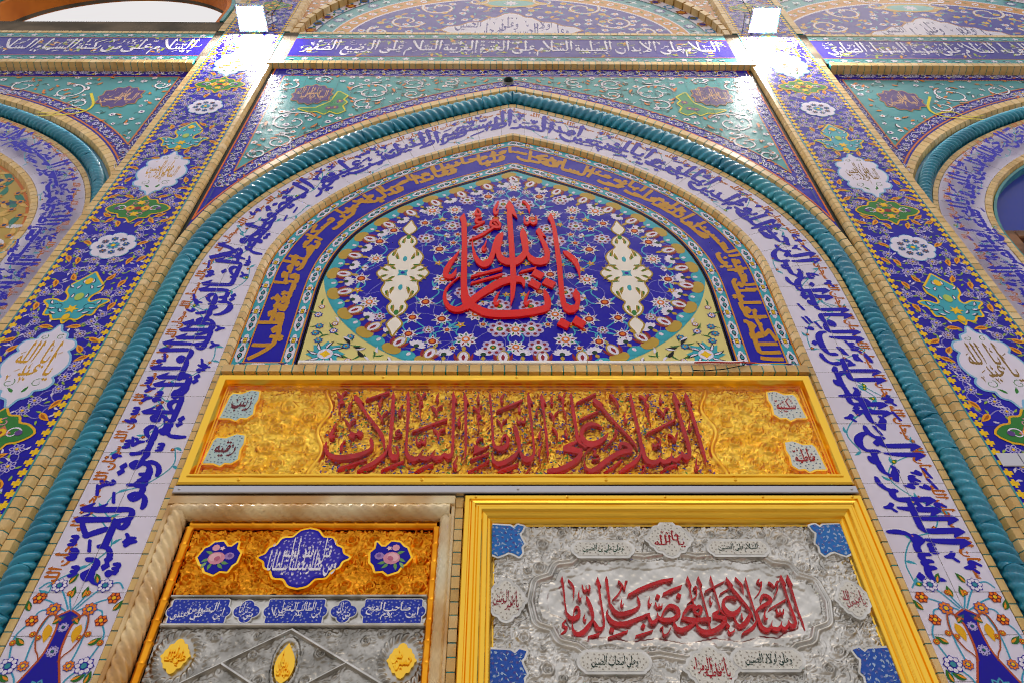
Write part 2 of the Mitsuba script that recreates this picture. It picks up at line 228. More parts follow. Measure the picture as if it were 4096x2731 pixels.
_cache = {}
KUF = 1.75
def glyph(body, form, kufic=False):
    key = (body, form, kufic)
    if key in _cache: return _cache[key]
    forms = GL[body]
    f = form if form in forms else {'i': 's', 'm': 'f', 's': 'f', 'f': 's'}.get(form)
    if f not in forms: f = {'i':'m','m':'i'}.get(form, None) or next(iter(forms))
    if f not in forms: f = next(iter(forms))
    adv, strokes = forms[f]
    parts = []
    for s in strokes:
        pts = np.array([[float(v) for v in q.split(',')] for q in s.split()])
        if kufic:
            pts[:, 1] = np.where(pts[:, 1] < 0, pts[:, 1]*.35, pts[:, 1]); pts[:, 0] *= KUF
            parts.append(LineString(pts[:, :2]).buffer(.5, cap_style=2, join_style=2, mitre_limit=1.6))
        else:
            parts.append(pen(pts))
            if pts[:, 1].max() > 6.4 and body != 'kaf':       # the barb at the head of a tall stroke
                x, y, w = pts[pts[:, 1].argmax()]
                parts.append(Polygon([(x-.35, y), (x+.25, y+.7), (x+1.15, y-1.5), (x+.2, y-.9)]))
    g = unary_union(parts)
    _cache[key] = (adv*(KUF if kufic else 1), g)
    return _cache[key]

def rhomb(x, y, r=.62): return Polygon([(x-r, y+.1), (x, y+r), (x+r, y-.1), (x, y-r)])
def word(text, kufic=False, marks=None, stretch=0.0):
    """One word as a shape, its right end at x = 0; returns (width, shape)."""
    text = text.replace('لا', 'L')
    x, out, joined = 0.0, [], False
    for i, ch in enumerate(text):
        ini, fin, up, dn, j = LETTER[ch]
        nxt = i+1 < len(text) and j and text[i+1] != 'ء'
        form = ('m' if joined else 'i') if nxt else ('f' if joined else 's')
        body = ini if nxt else fin
        adv, g = glyph(body, form, kufic)
        out.append(affinity.translate(g, x, 0))
        cx = x-min(adv, 3.5)*.5
        b = g.bounds
        if up == 9: out.append(affinity.translate(affinity.scale(glyph('hamza','s')[1], .8, .8, origin=(0,0)), cx+.5, 7.6 if body=='alif' else 2.6))
        elif up:
            y = (b[3] if b[3] < 5 else 3)+1.0
            if body in ('boat','nun') : y = 1.6; cx = x-adv*.5
            for k in range(up): out.append(rhomb(cx+(k-(min(up,2)-1)/2)*1.15 if k < 2 else cx, y+(1.0 if k == 2 else 0)))
        if dn == 9: out.append(affinity.translate(affinity.scale(glyph('hamza','s')[1], .8, .8, origin=(0,0)), cx+.6, -2.4))
        elif dn:
            y = (-1.7 if body != 'ya' else -3.6)
            if body == 'boat': cx = x-adv*.5; y = -2
            for k in range(dn): out.append(rhomb(cx+(k-(dn-1)/2)*1.15, y))
        x -= adv
        if not nxt: x -= .35
        joined = bool(nxt)
    return -x, unary_union(out)

def vowel(k):
    return [Polygon([(0,0),(1.9,.8),(2,1.1),(.1,.35)]), pen([(.3,1.5,.5),(-.1,.6,.8),(.2,0,.8),(.6,.4,.3)]), pen([(0,1,.6),(.5,.4,.6),(.7,-.6,.3),(.8,.5,.4),(1.3,1.1,.6)]),
            pen([(0,1,.4),(.1,.3,.6),(.6,.2,.6),(.7,.9,.4)]).union(pen([(.7,.6,.5),(.9,.2,.6),(1.4,.2,.6),(1.4,1,.4)])), pen([(.4,.9,.5),(0,.5,.6),(.5,.2,.6),(.6,.7,.5),(.3,-.6,.4)])][k]

VOWELS = [vowel(k) for k in range(5)]
def compose(text, stack=0.0, tight=1.0, kufic=False, marks=0, seed=1, gap=.5):
    """A line of script, first word at the right. stack: how high every second word is lifted; tight: share of a word's width before the next; marks: small vowel signs strewn into the gaps."""
    x, out = 0.0, []
    for i, w in enumerate(text.split()):
        a, g = word(w, kufic)
        up = stack*(i % 2)
        if kufic and up: g = affinity.scale(g, 1, .6, origin=(0, 0))
        out.append(affinity.translate(g, x, up)); x -= a*(tight if stack else 1)+gap
    ink = unary_union(out); rr = random.Random(seed)
    b = ink.bounds; near = prep(ink.buffer(.28)); extra = []
    for _ in range(marks*5):
        if len(extra) >= marks: break
        m = affinity.translate(VOWELS[rr.choice([0, 0, 1, 2, 3, 4])], rr.uniform(b[0], b[2]-2), rr.uniform(max(b[1], -2.5), b[3]-1.6))
        if not near.intersects(m) and all(not m.buffer(.25).intersects(e) for e in extra[-14:]): extra.append(m)
    return unary_union([ink]+extra)
def fit(shape, x0, x1, y0, y1):
    b = shape.bounds
    return affinity.affine_transform(shape, [(x1-x0)/(b[2]-b[0]), 0, 0, (y1-y0)/(b[3]-b[1]), x0-b[0]*(x1-x0)/(b[2]-b[0]), y0-b[1]*(y1-y0)/(b[3]-b[1])])

# ---- ornament: flowers, leaves, stems, cartouches --------------------------------------------
def ell(cx, cy, a, b=None, rot=0.0, n=14):
    t = np.arange(n)*2*math.pi/n; b = a if b is None else b
    p = np.stack([a*np.cos(t), b*np.sin(t)], 1); c, s = math.cos(rot), math.sin(rot)
    return p @ np.array([[c, s], [-s, c]])+[cx, cy]
PET = np.array([[0, -.2], [.2, -.62], [.5, -1], [.75, -.72], [1, 0], [.75, .72], [.5, 1], [.2, .62], [0, .2]])
def petal(cx, cy, r0, r1, ang, w):
    p = PET*[r1-r0, w]+[r0, 0]; c, s = math.cos(ang), math.sin(ang)
    return p @ np.array([[c, s], [-s, c]])+[cx, cy]
def starpoly(cx, cy, r, n, inner=.62, rot=0.0):
    t = np.arange(2*n)*math.pi/n+rot; q = np.where(np.arange(2*n) % 2 == 0, r, r*inner)
    return np.stack([cx+q*np.cos(t), cy+q*np.sin(t)], 1)
def ribbon(pts, w0, w1=None, n=6):
    p = smooth_path(pts, n); t = np.gradient(p, axis=0); t /= np.maximum(np.linalg.norm(t, axis=1, keepdims=True), 1e-9)
    nrm = np.stack([-t[:, 1], t[:, 0]], 1); w = np.linspace(w0, w0 if w1 is None else w1, len(p))[:, None]/2
    return np.vstack([p+nrm*w, (p-nrm*w)[::-1]])
def leaf(x, y, ang, L, W, bend=.25, n=6):
    t = np.linspace(0, 1, n); mid = np.stack([t*L, bend*L*t*t], 1); w = W*np.sin(math.pi*t**.8)/2
    nrm = np.stack([-2*bend*t, np.ones(n)], 1); nrm /= np.linalg.norm(nrm, axis=1, keepdims=True)
    p = np.vstack([mid+nrm*w[:, None], (mid-nrm*w[:, None])[::-1][1:-1]]); c, s = math.cos(ang), math.sin(ang)
    return p @ np.array([[c, s], [-s, c]])+[x, y]
def mosaic_flower(x, y, r, kind, rot):
    """White cut-faience blossoms of the tympanum."""
    it = []
    if kind == 0:
        it.append((starpoly(x, y, r, 9, .68, rot), WHT, 2))
        for k in range(9):
            a = rot+k*2*math.pi/9; it.append((petal(x, y, r*.42, r*.78, a, r*.075), (GRN, MAR)[k % 2], 3))
        it += [(ell(x, y, r*.36, n=10), ORG, 3), (ell(x, y, r*.18, n=8), WHT, 4)]
    elif kind == 1:
        it.append((starpoly(x, y, r, 7, .5, rot), WHT, 2)); it.append((ell(x, y, r*.42, r*.42, rot, 8), MAR, 3)); it.append((ell(x, y, r*.25, n=8), ORG, 4))
        for k in range(7): it.append((petal(x, y, r*.5, r*.8, rot+k*2*math.pi/7, r*.07), (MAR, GRN)[k % 2], 3))
    elif kind == 2:
        for k in range(7): a = rot+k*2*math.pi/7; it += [(ell(x+.68*r*math.cos(a), y+.68*r*math.sin(a), r*.36, n=9), LIL, 2), (ell(x+.66*r*math.cos(a), y+.66*r*math.sin(a), r*.16, n=7), MAR, 4)]
        it += [(ell(x, y, r*.5, n=10), WHT, 3), (ell(x, y, r*.28, n=8), GRN, 4), (ell(x, y, r*.13, n=6), ORG, 5)]
    elif kind == 3:
        it.append((starpoly(x, y, r*.85, 5, .45, rot), C('caa92c'), 2)); it.append((ell(x, y, r*.3, n=8), ORG, 3)); it.append((ell(x, y, r*.16, n=6), WHT, 4))
    else:
        for k in range(5): it.append((petal(x, y, 0, r*1.05, rot+(k-2)*.5, r*.24), WHT if k % 2 == 0 else LIL, 2))
        it += [(petal(x, y, r*.2, r*.75, rot, r*.12), MAR, 3), (ell(x, y, r*.22, n=8), C('caa92c'), 3)]
    return it
def line_flower(x, y, r, kind, rot, ground=COB, white=LIL, heart=YEL, sq=1.0):
    """Blossoms drawn in a pale outline on the cobalt tiles."""
    it = []; n = (8, 9, 6)[kind]
    for k in range(n):
        a = rot+k*2*math.pi/n
        it += [(petal(x, y, r*.3, r, a, r*.33), white, 2), (petal(x, y, r*.42, r*.84, a, r*.17), (ground, VIO, ground)[kind], 3)]
    it += [(ell(x, y, r*.42, n=10), white, 3), (ell(x, y, r*.29, n=9), ground, 4), (ell(x, y, r*.22, n=8), heart, 5)]
    return it
def mirror(items, axis=0.0):
    out = []
    for s, c, l in items:
        out.append((affinity.scale(s, -1, 1, origin=(axis, 0)) if hasattr(s, 'geom_type') else np.asarray(s)*[-1, 1]+[2*axis, 0], c, l))
    return out
def shifted(items, dx, dy, k=1.0, kx=None):
    out = []; kx = k if kx is None else kx
    for s, c, l in items:
        out.append((affinity.translate(affinity.scale(s, kx, k, origin=(0, 0)), dx, dy) if hasattr(s, 'geom_type') else np.asarray(s)*[kx, k]+[dx, dy], c, l))
    return out
def half_profile(pts, n=5, closed_y=True):
    """A closed outline from its right half (u, v), bottom to top, smoothed and mirrored about u = 0."""
    p = smooth_path(pts, n); return np.vstack([p, (p*[-1, 1])[::-1][1:-1]])
def scroll(x, y, r, turns, dirn, start, w=.012):
    t = np.linspace(0, 1, 26); a = start+dirn*turns*2*math.pi*t; q = r*(1-.72*t)
    return ribbon(np.stack([x+q*np.cos(a), y+q*np.sin(a)], 1), w, w*.6, 2)
def scatter(region, dist, rr, tries=4000, avoid=()):
    """Evenly strewn points of the region, at least dist apart."""
    b = region.bounds; ok = prep(region); pts = []; grid = {}
    for _ in range(tries):
        x, y = rr.uniform(b[0], b[2]), rr.uniform(b[1], b[3]); g = (int(x/dist), int(y/dist))
        if any((x-p[0])**2+(y-p[1])**2 < dist*dist for i in (-1, 0, 1) for j in (-1, 0, 1) for p in grid.get((g[0]+i, g[1]+j), ())): continue
        if not ok.contains(Point(x, y)): continue
        pts.append((x, y)); grid.setdefault(g, []).append((x, y))
    return pts
def tendrils(pts, reach, rr, w, color, layer, bend=.22, most=2):
    it = []
    for i, p in enumerate(pts):
        near = sorted((math.dist(p, q), j) for j, q in enumerate(pts) if j != i)[:most]
        for d, j in near:
            if d < reach and (i < j or rr.random() < .35):
                q = pts[j]; m = ((p[0]+q[0])/2-(q[1]-p[1])*bend*rr.choice([-1, 1]), (p[1]+q[1])/2+(q[0]-p[0])*bend*rr.choice([-1, 1]))
                it.append((ribbon([p, m, q], w, n=4), color, layer))
    return it

# ---- the curve of the arches -----------------------------------------------------------------
KNOTS = np.array([-.542, 0, .52, .8])      # offsets of the four curves below: mosaic edge, inner and outer edge of the white band, outer brick edge
CURVES = [[(1.648, 7.09), (1.648, 8.48), (.667, 8.814), (0, 9.24)], [(2.19, 7.4), (2.19, 8.46), (1.236, 9.491), (0, 9.985)],
          [(2.71, 7.08), (2.71, 8.26), (2.313, 9.48), (0, 10.668)], [(2.99, 7.4), (2.99, 8.95), (1.968, 10.37), (0, 11.17)]]
def arch_base(zb):
    """The four curves with matching points, right foot to left foot: (curves, points, 2)."""
    out = []
    for P in np.array(CURVES):
        t = np.linspace(0, 1, 160)[:, None]
        c = (1-t)**3*P[0]+3*t*(1-t)**2*P[1]+3*t*t*(1-t)*P[2]+t**3*P[3]
        c = np.vstack([[P[0, 0], 7.0], c]); s = np.concatenate([[0], np.cumsum(np.linalg.norm(np.diff(c, axis=0), axis=1))]); q = np.linspace(0, s[-1], 80)
        h = np.vstack([np.stack([np.full(24, P[0, 0]), np.linspace(zb, 6.96, 24)], 1), np.stack([np.interp(q, s, c[:, 0]), np.interp(q, s, c[:, 1])], 1)])
        out.append(np.vstack([h, (h*[-1, 1])[::-1][1:]]))
    return np.array(out)
class Arch:
    """Bends (s, offset) along a pointed arch: s runs from the foot of the right jamb over the apex to the left foot, offset is metres outside the curve x = 2.19."""
    def __init__(self, zb, cx=0.0, cz=0.0, kx=1.0, kz=1.0):
        self.p = arch_base(zb); d = np.diff(self.p[1], axis=0)
        self.s = np.concatenate([[0], np.cumsum(np.linalg.norm(d, axis=1))]); self.len = self.s[-1]; self.cx, self.cz, self.kx, self.kz = cx, cz, kx, kz
    def __call__(self, a):
        a = np.asarray(a, float); j = np.clip(np.searchsorted(KNOTS, a[:, 1])-1, 0, 2); t = ((a[:, 1]-KNOTS[j])/(KNOTS[j+1]-KNOTS[j]))[:, None]
        q = np.stack([np.stack([np.interp(a[:, 0], self.s, c[:, 0]), np.interp(a[:, 0], self.s, c[:, 1])], 1) for c in self.p]); i = np.arange(len(a))
        return (q[j, i]*(1-t)+q[j+1, i]*t)*[self.kx, self.kz]+[self.cx, self.cz]
    def text(self, a):
        a = np.asarray(a, float); return self(np.stack([-a[:, 0], a[:, 1]], 1))
    def band(self, o0, o1, s0=0.0, s1=None, step=.08):
        s = np.arange(s0, (self.len if s1 is None else s1)+1e-6, step); s = np.append(s, self.len if s1 is None else s1)
        return np.vstack([self(np.stack([s, np.full(len(s), o1)], 1)), self(np.stack([s, np.full(len(s), o0)], 1))[::-1]])

# =================================== THE BUILDING =============================================
YW, YK, YS = .075, .115, .055              # planes of the white band, of the mosaic behind it, of the spandrels (y = 0 is the face of the pilasters)
ZB = 3.2                                   # the bays are built from here up; the courtyard paving is at z = 0
put_ground = numbered('courtyard_paving'); scene[put_ground] = mikit.ply(slab(-60, 60, -60, 60, 0, 1), 'paving'); 
v, f = slab(-60, 60, -60, 1.2, 0, .2); scene[put_ground] = mikit.ply((np.stack([v[:, 0], v[:, 2], -v[:, 1]], 1)[:, [0, 1, 2]], f[:, ::-1]), 'paving')
labels[put_ground] = {'kind': 'structure', 'label': 'pale stone paving of the courtyard'}
main = Arch(ZB)
CREAM = ['cream_glaze_0', 'cream_glaze_1', 'cream_glaze_2', 'cream_glaze_3']
def ring3(fmap, s, prof):
    p = fmap(np.array([[s, o] for o, _ in prof])); return np.stack([p[:, 0], [y for _, y in prof], p[:, 1]], 1)
def bricks(key, fmap, s0, s1, pitch, prof, gap=.009, jit=.0016, flat_mid=True):
    """Glazed bricks, one entry each, in a row along fmap, over teal joints set a little deeper."""
    n = max(1, round((s1-s0)/pitch)); e = (s1-s0)/n
    for i in range(n):
        a, b = s0+i*e+gap/2, s0+(i+1)*e-gap/2; j = R.uniform(-jit, jit)
        pr = [(o, y+(j if y < 1 else 0)) for o, y in prof]
        ms = [a, b] if e < .2 else list(np.linspace(a, b, 3))
        put(key, 'brick', prism([ring3(fmap, s, pr) for s in ms]), CREAM[min(3, int(abs(R.gauss(0, 1.5))))])
    c0, c1 = min(o for o, _ in prof), max(o for o, _ in prof)
    s = np.arange(s0, s1+pitch, pitch*.5); s[-1] = s1
    jp = [(o+(.0025 if o < (c0+c1)/2 else -.0025), y+.004) for o, y in prof]
    put(key, 'joint', prism([ring3(fmap, q, jp) for q in np.linspace(s0, s1, max(3, n*2+1))]), 'joint_teal')
def straight(p, q, side=1):
    """fmap of a straight run from p to q; offsets point to its left (side 1) or right."""
    p, q = np.array(p, float), np.array(q, float); d = (q-p)/np.linalg.norm(q-p); nn = np.array([-d[1], d[0]])*side
    return lambda a: p+np.asarray(a)[:, :1]*d+np.asarray(a)[:, 1:]*nn

# ---- the wall behind it all ------------------------------------------------------------------
w = thing('portal_wall', 'brick and plaster wall that carries the tiled portal and its panels', 'wall')
hole = Polygon(np.vstack([[(-7.47, 13.35), (-4.13, 13.35)], ell(-5.8, 13.8, 1.67, 1.5, 0, 40)[:21]]))
core = box(-11, 0, 11, 17).difference(hole)
put(w, 'core', solid(core, .31, .36), 'masonry')

# ---- pilasters -------------------------------------------------------------------------------
XP, HW, PER = 3.466, .392, 2.845
def stepped(s): return np.array([(0, -.02), (.016, -.02), (.016, -.036), (.034, -.036), (.034, -.016), (.054, -.016), (.054, .016), (.034, .016), (.034, .036), (.016, .036), (.016, .02), (0, .02)])*[s, 1]
STAR = np.array([(r*math.cos(a), r*1.04*math.sin(a)) for a, r in ((k*math.pi/32, .155+.026*abs(math.cos(4*k*math.pi/32))**.5) for k in range(64))])
CROWN = half_profile([(0, 0), (.03, .05), (.09, .04), (.13, .1), (.18, .1), (.185, .17), (.2, .22), (.245, .27), (.18, .285), (.115, .25), (.08, .28), (.085, .34), (.125, .4), (.125, .47), (.085, .53), (.05, .58), (0, .655)], 3)
CART = half_profile([(0, -.43), (.03, -.36), (.085, -.33), (.1, -.27), (.17, -.25), (.195, -.19), (.165, -.14), (.2, -.09), (.225, 0), (.2, .09), (.165, .14), (.195, .19), (.17, .25), (.1, .27), (.085, .33), (.03, .36), (0, .43)], 3)
LOZ = half_profile([(0, -.23), (.05, -.16), (.12, -.15), (.15, -.09), (.22, -.07), (.285, 0), (.22, .07), (.15, .09), (.12, .15), (.05, .16), (0, .23)], 3)
BLUE_LINE = C('7fb4dc')
def star_medallion():
    it = [(STAR*1.1, BLUE_LINE, 3), (STAR*1.05, WHT, 4)]
    for k in range(8):
        a = k*math.pi/4+.2; it += line_flower(.105*math.cos(a), .105*math.sin(a), .034, 2, a, C('7a4a24') if k % 2 else C('274a9c'), C('2f6aa8'), ORG if k % 2 else YEL)
    it = [(s, c, l+4 if i > 1 else l) for i, (s, c, l) in enumerate(it)]
    for k in range(10): it.append((petal(0, 0, .012, .062, k*math.pi/5, .013), TQ2 if k % 2 else C('2f6aa8'), 6))
    return it+[(ell(0, 0, .02), YEL, 7)]
def crown_medallion():
    P = Polygon(CROWN); it = [(P.buffer(.018), YEL, 3), (P, TQ2, 4)]
    for u, v, a in ((.06, .12, .6), (.13, .17, -.2), (.17, .22, .9), (.05, .3, 1.2), (.06, .42, 1.7), (.03, .5, 1.2), (.1, .1, .2), (.09, .44, .5)):
        for s in (1, -1): it += [(leaf(u*s, v, a if s > 0 else math.pi-a, .07, .03, .3*s), C('0d4a66'), 5), (leaf(u*s, v+.006, a if s > 0 else math.pi-a, .05, .016, .3*s), WHT, 6)]
    it += [(starpoly(0, .16, .06, 6, .45), YEL, 7), (ell(0, .32, .035, .05), C('a8c25a'), 7), (ell(0, .53, .03, .045), YEL, 7), (ell(0, .06, .03, .04), YEL, 7), (scroll(.12, .19, .05, .9, 1, .4, .008), C('0d4a66'), 5), (scroll(-.12, .19, .05, .9, -1, 2.7, .008), C('0d4a66'), 5)]
    return it
def cartouche(text, ink):
    P = Polygon(CART); it = [(P.buffer(.024), BLUE_LINE, 3), (P.buffer(.008), WHT, 4)]
    g = fit(compose(text, 4.2, .5, marks=10, seed=len(text)), -.155, .155, -.2, .26); it.append((g, ink, 5))
    for s in (1, -1): it += [(scroll(.1*s, -.2, .045, 1, s, 1, .006), GRN, 5), (scroll(.06*s, .3, .03, 1, s, 1, .006), GRN, 5), (leaf(.03*s, -.3, 1.57-s*.6, .07, .025), GRN, 5)]
    return it
def lozenge():
    P = Polygon(LOZ); it = [(P.buffer(.017), C('dba920'), 3), (P, GRN, 4)]
    for s in (1, -1):
        it += [(scroll(.15*s, 0, .055, 1.1, s, 0 if s > 0 else 3.14, .012), WHT, 5), (scroll(.05*s, .1, .04, 1, s, 1.5, .011), C('c98aa0'), 5), (scroll(.05*s, -.1, .04, 1, -s, -1.5, .011), C('c98aa0'), 5), (ell(.19*s, 0, .025), VIO, 6),
               (starpoly(.07*s, 0, .07, 4, .6), C('c0705a'), 5), (ell(.07*s, 0, .04, n=8), YEL, 6), (ell(.07*s, 0, .015, n=6), MAR, 7)]
    return it+[(starpoly(0, .1, .045, 6, .6), YEL, 6), (starpoly(0, -.1, .045, 6, .6), YEL, 6), (ell(0, 0, .03), MAR, 6)]
MEDS = [('lozenge', 8.25, lozenge, 'green lozenge'), ('cartouche', 6.09, None, ''), ('crown', 6.57, crown_medallion, ''), ('star', 7.63, star_medallion, '')]
TOPZ = 15.2
def med_zone():
    out = []
    for n in range(-2, 4):
        for kind, z, _, _ in MEDS:
            zz = z+n*PER; p = {'lozenge': LOZ, 'cartouche': CART, 'crown': CROWN, 'star': STAR}[kind]
            if ZB-.3 < zz < TOPZ+.3: out.append((kind, zz, Polygon(p+[0, zz])))
    return out
ZONES = med_zone()
_free = box(.045, ZB, HW-.075, TOPZ).difference(unary_union([p.buffer(.05) for _, _, p in ZONES]))
PTS = scatter(_free, .098, random.Random(5), 9000)
def pilaster(side):
    k = thing('tiled_pilaster', f'cobalt tiled pilaster with floral cartouches, {"left" if side < 0 else "right"} of the great arch', 'pilaster')
    cx = side*XP; rr = random.Random(9)
    nz = round((TOPZ-ZB)/.285)
    for j in range(nz):
        for i in range(3):
            x0 = cx-HW+i*2*HW/3; z0 = ZB+j*.285
            put(k, 'tile', ((lambda m: m[0])(flat([(np.array([(x0+.0012, z0+.0012), (x0+2*HW/3-.0012, z0+.0012), (x0+2*HW/3-.0012, z0+.2838), (x0+.0012, z0+.2838)]), COB, 0)], R.uniform(-.0005, .0005)))), 'glaze', color=np.tile(np.array(COB)*R.uniform(.85, 1.1), (4, 1)))
    put(k, 'bed', slab(cx-HW-.004, cx+HW+.004, ZB, TOPZ, .002, .15), 'masonry')
    put(k, 'edging', slab(cx-HW-.012, cx-HW, ZB, TOPZ, -.003, .1), 'joint_teal'); put(k, 'edging', slab(cx+HW, cx+HW+.012, ZB, TOPZ, -.003, .1), 'joint_teal')
    for s in (1, -1):
        put_items = []
        for q in range(int((TOPZ-ZB)/.0865)): put_items.append((stepped(s)+[cx-s*HW, ZB+.05+q*.0865], YEL, 2))
        paint(k, 'yellow_border', put_items, 0)
    stems = []
    for s in (1, -1):
        loc = [(cx+s*u, z) for u, z in PTS]
        stems += tendrils(loc, .19, random.Random(3), .007, C('8f86c4'), 1, .25, 3)
        for u, z in PTS:
            a = random.Random(int(z*977+u*7919)); t = a.random()
            ang = a.uniform(0, 6.28); ang = ang if s > 0 else math.pi-ang
            r = a.uniform(.04, .054); p = (cx+s*u, z)
            if t < .72: it = line_flower(p[0], p[1], r, 0 if t < .3 else 1 if t < .5 else 2, ang)
            else:
                L = leaf(p[0]-.05*math.cos(ang), p[1]-.05*math.sin(ang), ang, .115, .05, .3*s); L2 = leaf(p[0]-.03*math.cos(ang), p[1]-.03*math.sin(ang), ang, .07, .02, .3*s)
                it = [(L, C('e39a1c'), 2), (L2, C('a85a14'), 3)]
            for q in range(3):
                b = ang+1+q*2.1; it.append((leaf(p[0]+r*.9*math.cos(b), p[1]+r*.9*math.sin(b), b+.5, .045, .018, .3), C('8fae3c') if q else C('cfc9e4'), 2))
            paint(k, 'flower' if t < .72 else 'leaf', it, 0)
    paint(k, 'stems', [(np.asarray(s_), c, l) for s_, c, l in stems], 0, stuff=True)
    ci = 0
    for kind, zz, p in ZONES:
        if kind == 'cartouche': it = cartouche(('السلام على الحسين', 'يا ابا عبد الله', 'السلام على اولاد الحسين', 'وعلى اصحاب الحسين')[ci % 4], C('c8962c') if side < 0 else C('8a6a34')); ci += 1
        else: it = {'lozenge': lozenge, 'crown': crown_medallion, 'star': star_medallion}[kind]()
        it = shifted(it, cx, zz)
        paint(k, {'lozenge': 'green_lozenge', 'cartouche': 'white_cartouche', 'crown': 'turquoise_crown', 'star': 'star_medallion'}[kind], it, 0)
    return k
for side in (-1, 1): pilaster(side)

# ---- cream brick borders ---------------------------------------------------------------------
P1 = [(0, .1), (0, .0), (.052, .0), (.072, .032), (.072, .1)]            # face, bevel towards the bay
xf, zf = 3.07, 11.84
k = thing('brick_border', 'cream brick border that frames the central bay beside both pilasters and under the frieze', 'brick border')
bricks(k, straight((xf, ZB), (xf, zf), 1), 0, zf-ZB, .0835, P1)
bricks(k, straight((-xf, ZB), (-xf, zf), -1), 0, zf-ZB, .0835, P1)
PT = [(0, .1), (0, -.012), (.09, -.012), (.11, .05), (.11, .1)]
bricks(k, straight((-xf+.004, zf), (xf-.004, zf), -1), 0, 2*xf-.008, .078, PT)
P2 = [(.802, .12), (.802, .032), (.75, .032), (.725, .072), (.725, .12)]
k = thing('brick_border', 'cream brick border with slanted edges along the outer side of the turquoise rope', 'brick border')
bricks(k, main, 0, main.len, .0815, P2)
k = thing('brick_border', 'thin cream brick row between the turquoise rope and the white inscription', 'brick border')
bricks(k, main, 0, main.len, .0815, [(.5675, .13), (.5675, YW-.004), (.523, YW-.004), (.523, .13)])
k = thing('brick_border', 'cream brick border along the inner side of the white inscription, round the gold lettered band', 'brick border')
bricks(k, main, 0, main.len, .082, [(-.003, .14), (-.003, YW-.006), (-.038, YW-.006), (-.055, YK-.004), (-.055, .14)])
k = thing('brick_border', 'level row of pale cream bricks between the mosaic and the gilt plaque', 'brick border')
bricks(k, straight((-2.135, 6.055), (2.135, 6.055), 1), 0, 4.27, .085, [(0, .13), (0, .03), (.072, .03), (.08, .05), (.08, .13)])
k = thing('brick_border', 'narrow column of cream bricks between the marble door frame and the silver plaque', 'brick border')
bricks(k, straight((-.383, ZB), (-.383, 4.915), -1), 0, 4.915-ZB, .083, [(0, .13), (0, .05), (.046, .05), (.046, .13)])
for s in (-1, 1):
    k = thing('brick_border', f'cream brick border on the {"left" if s < 0 else "right"} pilaster, along its outer edge', 'brick border')
    bricks(k, straight((s*3.872, ZB), (s*3.872, 12.0), -s), 0, 12-ZB, .0835, [(0, .1), (0, 0), (.075, 0), (.085, .03), (.085, .1)])

# ---- the turquoise rope ----------------------------------------------------------------------
def rope(key, fmap, s0, s1, off, yc, rad, lead, strands, hand, piece=.3, mat='rope_glaze', kk=18):
    n = max(1, round((s1-s0)/piece))
    for i in range(n):
        ss = np.linspace(s0+(s1-s0)*i/n, s0+(s1-s0)*(i+1)/n, max(4, int(piece/.011))); an = np.arange(kk)*2*math.pi/kk; secs = []
        for s in ss:
            h = 1 if s < fmap.len/2 else -1
            r = rad*(.72+.34*np.abs(np.sin(strands*.5*(an+hand*h*2*math.pi*(s-fmap.len/2)/lead)))**.8)
            o, y = off+r*np.cos(an), yc+r*np.sin(an); p = fmap(np.stack([np.full(kk, s), o], 1)); secs.append(np.stack([p[:, 0], y, p[:, 1]], 1))
        put(key, 'rope_piece', prism(secs), mat, smooth=50)
def groove(key, fmap, o0, o1, y, s0=0.0, s1=None):
    ext = fmap.band(o0, o1, s0, s1); v, f = triangles(ext, []); put(key, 'groove', (xz(v, y), f), 'groove_glaze')
k = thing('rope_moulding', 'twisted turquoise ceramic rope round the great central arch', 'rope moulding')
rope(k, main, 0, main.len, .645, .062, .066, .205, 3, 1)
groove(k, main, .56, .73, .095)

# ---- the white band with the cobalt writing --------------------------------------------------
FATIHA = ("بسم الله الرحمن الرحيم الحمد لله رب العالمين الرحمن الرحيم مالك يوم الدين اياك نعبد واياك نستعين اهدنا الصراط المستقيم صراط الذين انعمت عليهم غير المغضوب عليهم ولا الضالين "
          "صدق الله العلي العظيم وصدق رسوله الكريم")
def band_tiles(key, fmap, o0, o1, rows, length, s0, s1, y, col, name='tile', var=.05):
    n = round((s1-s0)/length)
    for i in range(n):
        a, b = s0+(s1-s0)*i/n+.0015, s0+(s1-s0)*(i+1)/n-.0015
        for r in range(rows):
            p, q = o0+(o1-o0)*r/rows+.0013, o0+(o1-o0)*(r+1)/rows-.0013
            m, kk = flat([(np.array([(a, p), (b, p), (b, q), (a, q)]), np.array(col)*R.uniform(1-var, 1+var*.4), 0)], y+R.uniform(-.0006, .0006), fmap, .09)
            put(key, name, m, 'glaze', color=kk)
def joints(fmap_len, o0, o1, rows, length, s0, s1):
    n = round((s1-s0)/length)
    return unary_union([box(s0+(s1-s0)*i/n-.0022, o0-.1, s0+(s1-s0)*i/n+.0022, o1+.1) for i in range(n+1)]+[box(s0-1, o0+(o1-o0)*r/rows-.002, s1+1, o0+(o1-o0)*r/rows+.002) for r in range(1, rows)])
def flip(shape): return affinity.scale(shape, -1, 1, origin=(0, 0))
def pieces(shape, cut): return unary_union([shape.difference(cut)]) if cut is not None else shape
def split(shape, n, lo, hi):
    """The shape cut square to x into n equal lengths."""
    e = (hi-lo)/n; out = []
    for i in range(n):
        g = shape.intersection(box(lo+i*e, -9, lo+(i+1)*e, 9))
        if not g.is_empty: out.append(g)
    return out
